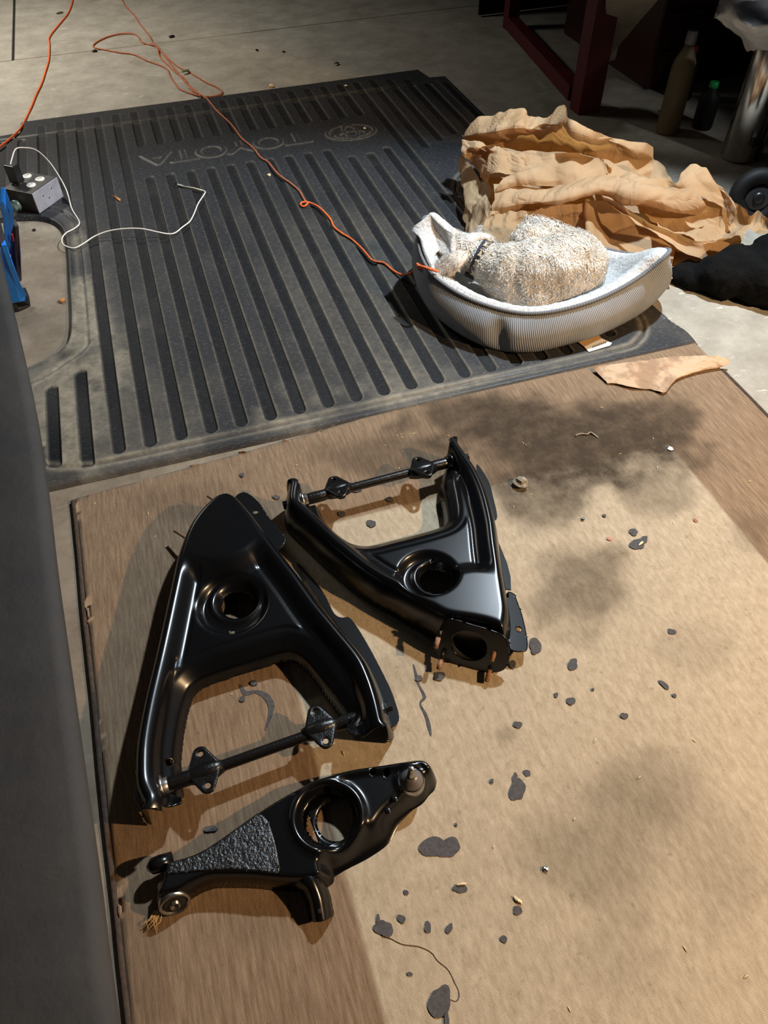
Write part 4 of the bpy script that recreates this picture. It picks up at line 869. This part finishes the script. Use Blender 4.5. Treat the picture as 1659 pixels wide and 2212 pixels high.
# green connector on the end wall
ew = ta+v_*Wb*.42; ew[2] = zb+h_*.85
fe = mk('conduit_connector', *lathe([(0, .016), (.006, .016), (.007, .020), (.012, .020), (.013, .014), (.026, .014), (.027, .011)], G(38, 441, .04), (-.55, -.78, -.12), 20), GREENC, box)
ch = empty('wall_charger', G(36, 396, .088), 'black usb charger block plugged into the outlet box', 'charger')
cbk = mk('charger_block', *boxm(G(38, 394, .088)+np.array([0, 0, .032]), u_*.016, v_*.021, (0, 0, .031)), BLKP, ch, False); mod_bevel(cbk, .004, 3)
mk('trim_line', *boxm(G(38, 394, .088)+np.array([0, 0, .032])+u_*.0165, u_*.0003, v_*.0015, (0, 0, .027)), STEEL, ch, False)
top_c = G(38, 394, .088)+np.array([0, 0, .063])
cab = empty('charging_cable', G(250, 495, .02), 'thin white charging cable curling from the charger over the mat', 'cable')
PW = [top_c.tolist()]
wp = [(26, 342, .155), (34, 322, .165), (52, 319, .15), (78, 324, .12), (105, 348, .085), (126, 378, .055), (144, 412, .030), (155, 450, .020), (169, 474, .019), (171, 484, .019), (160, 494, .020), (143, 503, .022), (134, 515, .022), (136, 527, .021), (148, 534, .020), (163, 535, .020), (182, 525, .022), (205, 510, .028), (235, 499, .038), (270, 494, .045), (305, 494, .045), (340, 501, .034), (362, 505, .024), (378, 503, .020), (395, 490, .019), (410, 478, .019), (419, 462, .019), (428, 440, .019), (441, 420, .019), (443, 414, .020), (437, 411, .020)]
Pw = catmull(np.vstack([[top_c], Gs(wp)]), 6)
mk('cable', *tube(Pw, .0021, 8), WHT, cab)
mk('strain_sheath', *tube(Gs([(437, 411, .020), (418, 406, .020), (394, 402, .020)]), .0022, 8), SHEATH, cab)
mk('plug', *tube(Gs([(395, 402, .020), (384, 399, .020)]), .0038, 8), simple('plug_grey', (.30, .30, .31), .4), cab, False)
mk('plug_tip', *tube(Gs([(384, 399, .020), (378, 397, .020)]), .0032, 6), CHROME, cab, False)

# ------------------------------------------------------------------ blue folded thing at the left
blu = empty('folding_chair_blue', G(20, 660, 0), 'bright blue vinyl folded camp chair with dark grey straps leaning at the left', 'chair')
blu.name = 'folded_camp_chair'
def slab(name, pts, th, mat, parent, smooth=False, bev=.003):
    P = Gs(pts); n_ = np.cross(P[1]-P[0], P[2]-P[0]); n_ /= np.linalg.norm(n_); n_ = n_ if n_@FW < 0 else -n_
    m_ = len(P); V = np.vstack([P, P-n_*th]); Fc = [tuple(range(m_)), tuple(range(m_, 2*m_))[::-1]]+[(i, m_+i, m_+(i+1) % m_, (i+1) % m_) for i in range(m_)]
    o_ = mk(name, V, Fc, mat, parent, smooth); mod_bevel(o_, bev); return o_
slab('seat_panel', [(-8, 500, .26), (2, 530, .25), (18, 575, .18), (34, 615, .10), (46, 638, .05), (44, 652, .03), (18, 656, .03), (-8, 655, .04)], .014, BLUE, blu)
slab('back_panel', [(0, 405, .42), (10, 430, .38), (20, 455, .34), (23, 520, .22), (22, 552, .17), (10, 530, .22), (5, 470, .32), (-2, 440, .38)], .012, BLUE, blu)
slab('side_panel', [(30, 490, .26), (40, 498, .24), (46, 545, .16), (47, 600, .07), (44, 610, .06), (38, 575, .12), (34, 530, .2)], .010, BLUE, blu)
slab('side_strap', [(20, 470, .30), (32, 490, .28), (37, 560, .16), (40, 610, .08), (30, 612, .08), (24, 560, .16), (20, 500, .26)], .012, WEB, blu)
slab('edge_strap', [(0, 470, .33), (8, 500, .28), (24, 555, .18), (42, 600, .09), (50, 640, .03), (46, 642, .03), (33, 612, .08), (15, 570, .17), (-2, 520, .27)], .010, WEB, blu)
slab('foot_bar', [(48, 620, .05), (56, 640, .03), (60, 662, .005), (40, 672, .004), (20, 676, .004), (18, 656, .03), (44, 652, .03)], .012, DARKP, blu)
slab('red_stripe', [(23, 505, .262), (26, 508, .26), (29, 522, .235), (26, 520, .235)], .003, simple('red_thread', (.6, .02, .04), .5), blu, bev=.0005)

# ------------------------------------------------------------------ charcoal cover at the left
edge = catmull(Gs([(-60, 330), (-22, 450), (2, 560), (38, 710), (75, 880), (100, 1040), (122, 1230), (148, 1420), (180, 1650), (212, 1880), (238, 2090), (262, 2260), (290, 2500)], .55), 8)
rows = []; m_ = len(edge)
for j, (dx, dz) in enumerate(((-.9, .004), (-.5, .006), (-.25, .006), (-.12, .005), (-.05, .004), (-.018, .002), (-.005, -.002), (0, -.010), (-.002, -.03), (-.008, -.10), (-.014, -.22), (-.02, -.38), (-.025, -.545))):
    R_ = edge+np.array([dx+(.36*dz if dz < -.005 else 0), 0, dz])
    if dz < -.05: R_[:, 0] += .012*np.sin(np.arange(m_)*.55+j*.2)*min(1, -dz*4)-.006
    elif dx < -.03: R_[:, 2] += .006*(noise2(R_[:, 0]+4, R_[:, 1]+4, .12, 31)-.5)
    rows.append(R_)
V = np.vstack(rows); Fc = [(j*m_+i, (j+1)*m_+i, (j+1)*m_+i+1, j*m_+i+1) for j in range(len(rows)-1) for i in range(m_-1)]
cv = mk('draped_cover', V, Fc, CLOTH, None, True, loc=(-.6, .6, 0)); mod_solid(cv, .003); tag(cv, 'smooth charcoal cloth cover draped over a low bench at the left edge', 'cover')

# ------------------------------------------------------------------ dark end of the garage, top right
rk = empty('steel_rack', (1.95, 3.4, 0), 'dark red steel rack with a diagonal foot rail in the shadows', 'rack')
fx = G(1262, 238); fb = G(1240, 205, .02); rb = G(1103, 52, .02)
mk('post', *boxm((fx[0]+.0, fx[1], .45), (.050, 0, 0), (0, .04, 0), (0, 0, .45)), RED, rk, False)
mk('post', *boxm((rb[0], rb[1], .45), (.03, 0, 0), (0, .03, 0), (0, 0, .45)), RED, rk, False)
dv = (np.array(fb)-np.array(rb)); mk('foot_rail', *boxm((np.array(fb)+rb)/2+np.array([0, 0, .01]), dv/2, np.array([.028, .0, 0]), (0, 0, .03)), RED, rk, False)
mk('post', *boxm((3.1, 2.95, .45), (.045, 0, 0), (0, .04, 0), (0, 0, .45)), RED, rk, False)
mk('post', *boxm((3.1, 4.1, .45), (.03, 0, 0), (0, .03, 0), (0, 0, .45)), RED, rk, False)
mk('shade_top', *boxm((2.5, 3.30, .925), (.82, 0, 0), (0, 1.0, 0), (0, 0, .03)), MAROON, rk, False)  # out of view, added to cast shade on the space below
mk('back_panel', *boxm((2.5, 4.25, .45), (.62, 0, 0), (0, .01, 0), (0, 0, .44)), DARKP, rk, False)  # dark panel added to keep the space under the rack black
tc = empty('tool_chest', (2.55, 3.4, 0), 'dark maroon steel chest standing inside the rack', 'chest')
c_ = mk('chest_body', *boxm((2.60, 3.45, .24), (.42, 0, 0), (0, .40, 0), (0, 0, .24)), MAROON, tc, False); mod_bevel(c_, .01)
for i in range(3): d_ = mk('drawer', *boxm((2.60, 3.042, .09+i*.145), (.39, 0, 0), (0, .008, 0), (0, 0, .062)), MAROON, tc, False); mk('handle', *boxm((2.60, 3.028, .125+i*.145), (.30, 0, 0), (0, .006, 0), (0, 0, .006)), DARKP, d_, False)
bd = slab('stained_board', [(1312, -40, .50), (1450, -40, .50), (1402, 18, .36), (1340, 78, .22), (1330, 122, .12), (1302, 134, .10), (1304, 60, .28)], .012, CREAMP, None); tag(bd, 'stained off-white board leaning in the dark beside the red rack', 'board')
# bottles
def bottle(name, label, base, hgt, r, mat, cap, lean=0):
    b = empty(name, base, label, 'bottle'); base = np.array(base)
    mk('bottle_body', *lathe([(0, r*.94), (.01, r), (hgt*.62, r), (hgt*.72, r*.9), (hgt*.84, r*.45), (hgt*.9, r*.36)], base, (0, 0, 1), 24), mat, b)
    mk('cap', *lathe([(hgt*.88, r*.42), (hgt*.89, r*.46), (hgt, r*.44), (hgt*1.005, r*.40)], base, (0, 0, 1), 18), cap, b); return b
p = G(1440, 285); YEL = simple('cloudy_yellow_plastic', (.12, .095, .045), .5); GRN = simple('green_cap', (.01, .30, .07), .4); REDC = simple('red_cap', (.35, .02, .02), .4)
bottle('jug', 'tall cloudy yellow bottle with a grey cap in the dark', (p[0], p[1], 0), .36, .045, YEL, simple('grey_cap', (.2, .2, .24), .4))
p = G(1515, 275); bottle('bottle', 'dark bottle with a green cap behind the paper', (p[0], p[1], 0), .17, .04, DARKP, GRN)
p = G(1500, 230); bottle('bottle', 'dark bottle with a red cap beside the yellow bottle', (p[0], p[1]+.1, 0), .20, .04, DARKP, REDC)
# steel canister with a rag over it
cp = G(1600, 345, .0); cc_ = np.array([cp[0], cp[1]+.02, 0])
cn = empty('steel_canister', cc_, 'tall shiny steel canister at the right edge with a white rag on top', 'canister')
mk('canister_body', *lathe([(.0, .060), (.006, .066), (.40, .066), (.42, .060), (.43, .045)], cc_, (.05, .06, 1), 36), CHROME, cn)
mk('clamp', *boxm(cc_+np.array([-.0, -.066, .085]), (.022, 0, 0), (0, .012, 0), (0, 0, .014)), BLKP, cn, False)
mk('side_pipe', *tube([cc_+np.array([.045, -.055, .0]), cc_+np.array([.060, -.045, .2]), cc_+np.array([.075, -.035, .42])], .008, 10), CHROME, cn)
V, Fc = paper_patch([[(1545, 38, .47), (1558, -10, .49), (1590, -30, .50), (1640, -40, .50), (1700, -40, .50)],
    [(1552, 42, .45), (1575, 20, .50), (1600, 10, .52), (1650, 0, .52), (1700, 0, .52)],
    [(1575, 55, .42), (1585, 45, .49), (1610, 50, .52), (1650, 45, .52), (1700, 40, .52)],
    [(1600, 80, .38), (1612, 75, .44), (1630, 72, .48), (1660, 70, .48), (1700, 70, .48)],
    [(1618, 108, .34), (1632, 113, .36), (1645, 108, .38), (1665, 100, .40), (1700, 100, .40)]], 17, .006, f0=12)
rg = mk('white_rag', V, Fc, RAG, None, True); mod_solid(rg, .003); tag(rg, 'crumpled white rag hanging over the steel canister', 'rag')
# black wheel and lumps below it
wc = G(1636, 425, .09); wn = np.array([-.45, -.85, .25]); wn /= np.linalg.norm(wn)
wh = empty('rubber_wheel', (wc[0], wc[1], 0), 'black rubber wheel on its edge at the right, behind the paper', 'wheel')
mk('tyre', *lathe([(-.028, .055), (-.026, .075), (-.016, .088), (.016, .088), (.026, .075), (.028, .055), (.016, .045)], wc, wn, 32), DARKP, wh)
mk('rim', *lathe([(-.02, .045), (.014, .046), (.020, .034), (.018, .014)], wc, wn, 24), simple('dark_rim', (.045, .045, .048), .35, .5), wh)
mk('hub', *lathe([(.0, .018), (.026, .018), (.028, .010)], wc, wn, 16), BLKP, wh)
bgp = [ico(G(1590, 590, .045), (.13, .09, .075), 3), ico(G(1545, 595, .03), (.11, .06, .045), 3), ico(G(1665, 605, .05), (.11, .10, .09), 3), ico(G(1490, 590, .02), (.08, .05, .03), 3), ico(G(1690, 560, .08), (.10, .10, .10), 3)]
V, Fc = join(bgp); bg = fuse('black_bag', bgp, .012, simple('bin_bag', (.004, .004, .004), .9, nscale=30, namt=.3, bump=(.8, .01), spec=.08), None, 4, (.05, .035)); bg.name = 'black_bag'
tag(bg, 'lumpy black plastic bag slumped right of the dog bed', 'bag')

# ------------------------------------------------------------------ small litter
def bit(name, px, py, z, size, mat, label, cat, seed=0, flat=.35, ang=0, asp=1.0):
    r = np.random.RandomState(seed); V, Fc = ico((0, 0, 0), 1, 2); V = np.array(V); V *= (1+.35*(np.sin(V@r.randn(3)*3+1)*.5+np.sin(V@r.randn(3)*5)*.4))[:, None]; V *= np.array([size, size*asp, size*flat])
    c, s = math.cos(ang), math.sin(ang); V = V@np.array([[c, s, 0], [-s, c, 0], [0, 0, 1]]); V[:, 2] -= V[:, 2].min(); o = mk(name, V+G(px, py, z), Fc, mat, None, False); return tag(o, label, cat)
WOODC = simple('pale_wood', (.72, .58, .36), .8); FLUF = simple('fluff', (.24, .20, .15), .95, nscale=120, namt=.5, bump=(1, .004)); LEAF = simple('dry_leaf', (.40, .17, .05), .7); GLEAF = simple('green_leaf', (.10, .13, .05), .8); PINK = simple('pink_chip', (.42, .20, .15), .8); WCH = simple('white_chip', (.72, .70, .66), .6); ORB = simple('orange_bit', (.75, .28, .04), .7)
rz = RUGZ+.001
bit('wood_chip', 1118, 1945, rz, .0085, WOODC, 'pale pointed wood chip beside a grey spot at lower right', 'wood chip', 1, .3, -1.0, .35)
bit('fluff_ball', 1124, 1047, rz, .014, FLUF, 'greyish clump of fluff on the dark stain right of the arms', 'fluff', 2, .7, .5, 1.2)
bit('paint_chip', 1448, 970, rz, .0068, WCH, 'small white chip on the stained rug at right', 'chip', 3, .3)
bit('brick_chip', 1316, 1165, rz, .0050, PINK, 'pinkish chip left of the ringed grey spot', 'chip', 4, .4)
bit('brick_chip', 1503, 1124, rz, .0055, PINK, 'pinkish chip near the right inner border of the rug', 'chip', 5, .4)
bit('beetle', 1259, 1123, rz, .0042, BLKP, 'tiny black beetle like speck on the rug', 'insect', 6, .6)
bit('orange_crumb', 103, 1086, 0, .0075, ORB, 'bright orange crumb on concrete beside the charcoal cover', 'crumb', 7, .5)
bit('pale_pebble', 581, 380, MT+.001, .0065, WOODC, 'pale pebble on the mat left of the orange cord', 'pebble', 8, .6)
bit('pale_pebble', 747, 186, MT+.001, .007, WOODC, 'pale pebble near the far edge of the mat', 'pebble', 9, .5)
bit('pale_pebble', 586, 188, 0, .012, WOODC, 'tan pebble on concrete just past the far mat edge', 'pebble', 10, .5)
bit('pale_pebble', 788, 279, MT+.004, .006, WOODC, 'pale pebble on the moulded oval of the mat', 'pebble', 11, .5)
bit('metal_scrap', 727, 140, 0, .012, STEEL, 'shiny metal scrap on the concrete beyond the mat', 'scrap', 12, .4)
bit('green_leaf', 402, 155, .008, .022, GLEAF, 'crumpled green leaf lying on the orange cord loops', 'leaf', 13, .2, .3, .45)
bit('dark_leaf', 205, 112, 0, .016, DARKP, 'dark dry leaf by the tip of the cord loop', 'leaf', 14, .3, .3, .6)
bit('dark_leaf', 372, 81, 0, .016, DARKP, 'dark dry leaf right of the cord tangle on far concrete', 'leaf', 15, .3, .3, .5)
bit('dark_leaf', 130, 30, 0, .018, GLEAF, 'dark leaf by the top of the left orange cord', 'leaf', 16, .3, .3, .3)
bit('metal_staple', 1178, 1878, rz, .0045, STEEL, 'small shiny metal nut on the rug at lower right', 'nut', 17, .5)
bit('brown_crumb', 135, 652, 0, .010, LEAF, 'reddish crumb on the concrete inside the mat cut-out', 'crumb', 18, .5)
bit('dark_pebble', 74, 498, 0, .006, DARKP, 'tiny dark pebble on the concrete inside the mat cut-out', 'pebble', 19, .5)
bit('dark_pebble', 555, 110, 0, .008, DARKP, 'left dark speck on the far concrete', 'pebble', 20, .5)
bit('dark_pebble', 613, 113, 0, .007, DARKP, 'right dark speck on the far concrete', 'pebble', 21, .5)
bit('wood_sliver', 1384, 1175, rz+.002, .007, WOODC, 'pale curled sliver on the ringed grey spot', 'sliver', 22, .3, .4, .4)
bit('wood_sliver', 997, 1910, rz+.002, .009, WOODC, 'thin pale sliver lying on a grey spot', 'sliver', 23, .15, -.2, .15)
# leaf on the mat
V, Fc, _ = patch([[(240, 421, .016), (250, 424, .024), (260, 429, .018)], [(243, 424, .015), (252, 428, .022), (261, 432, .016)], [(247, 427, .015), (254, 432, .018), (260, 434, .015)]], 4, 4)
lf = mod_solid(mk('dry_leaf', V, Fc, LEAF, None, True), .0008); tag(lf, 'small curled orange brown leaf on the mat near the cable tip', 'leaf')
# string of dust and brown thread
t_ = cord('brown_thread', [(826, 2020, rz+.002), (845, 2028, rz), (870, 2040, rz), (905, 2045, rz), (932, 2058, rz), (945, 2075, rz), (968, 2095, rz), (980, 2118, rz), (990, 2140, rz), (992, 2153, rz+.001), (985, 2163, rz), (970, 2158, rz)], .0007, simple('thread', (.10, .06, .035), .9), None, 5); tag(t_, 'thin curly brown thread between two grey spots at bottom', 'thread')
t_ = cord('dust_string', [(1243, 941, rz+.002), (1255, 937, rz+.003), (1268, 938, rz+.003), (1275, 934, rz+.004), (1285, 940, rz+.002), (1291, 946, rz+.001)], .0022, FLUF, None, 6); tag(t_, 'wispy strip of grey fluff on the dark rug stain', 'fluff')
STRAW = simple('straw', (.75, .58, .30), .7)
sl = [(1130, 957), (1136, 961), (865, 938), (868, 945), (858, 941), (893, 937), (832, 962), (1147, 1068), (1110, 1095), (1340, 980), (1411, 947), (968, 941), (640, 1005), (646, 1015), (862, 1012), (870, 976), (500, 1500), (742, 1627), (1066, 1830), (1455, 1130), (1620, 1040), (1240, 1770), (1380, 1680), (1500, 1600), (1285, 1600), (975, 965), (1420, 1010), (1300, 880), (1610, 2110), (1230, 2180), (1480, 2050), (320, 1110), (335, 1160), (204, 1088)]
s0 = None
for i, (x, y) in enumerate(sl):
    r = np.random.RandomState(i+50); a = r.rand()*PI; L = .004+.008*r.rand(); p = G(x, y, rz+.001)
    d_ = np.array([math.cos(a), math.sin(a), .1])*L/2; o = mk('straw_bit', *tube([p-d_, p+d_*.1+np.array([0, 0, .0005]), p+d_], [.0003, .0008, .0004], 5), STRAW, None); tag(o, 'short pale straw fleck '+('on the dark stain behind the arms' if y < 1090 and 800 < x < 1450 else 'on the tan rug field right of the arms' if x > 960 else 'on the brown rug at left or between the arms'), 'straw', 'straw flecks '+('on the dark stain' if y < 1090 and 800 < x < 1450 else 'on the tan field' if x > 960 else 'at the left side'))
tf = empty('dry_grass_tuft', G(330, 1985, rz), 'small tuft of dry golden grass under the bushing end of the nearest arm', 'grass')
for i in range(9):
    r = np.random.RandomState(i); a = G(338+r.randn()*7, 1966+r.randn()*4, rz+.004); b = G(300+r.rand()*40, 1998+r.rand()*28, rz+.001); m_ = (a+b)/2+np.array([r.randn()*.004, r.randn()*.004, .006])
    mk('blade', *tube([a, m_, b], [.0008, .0006, .0002], 5), STRAW, tf)
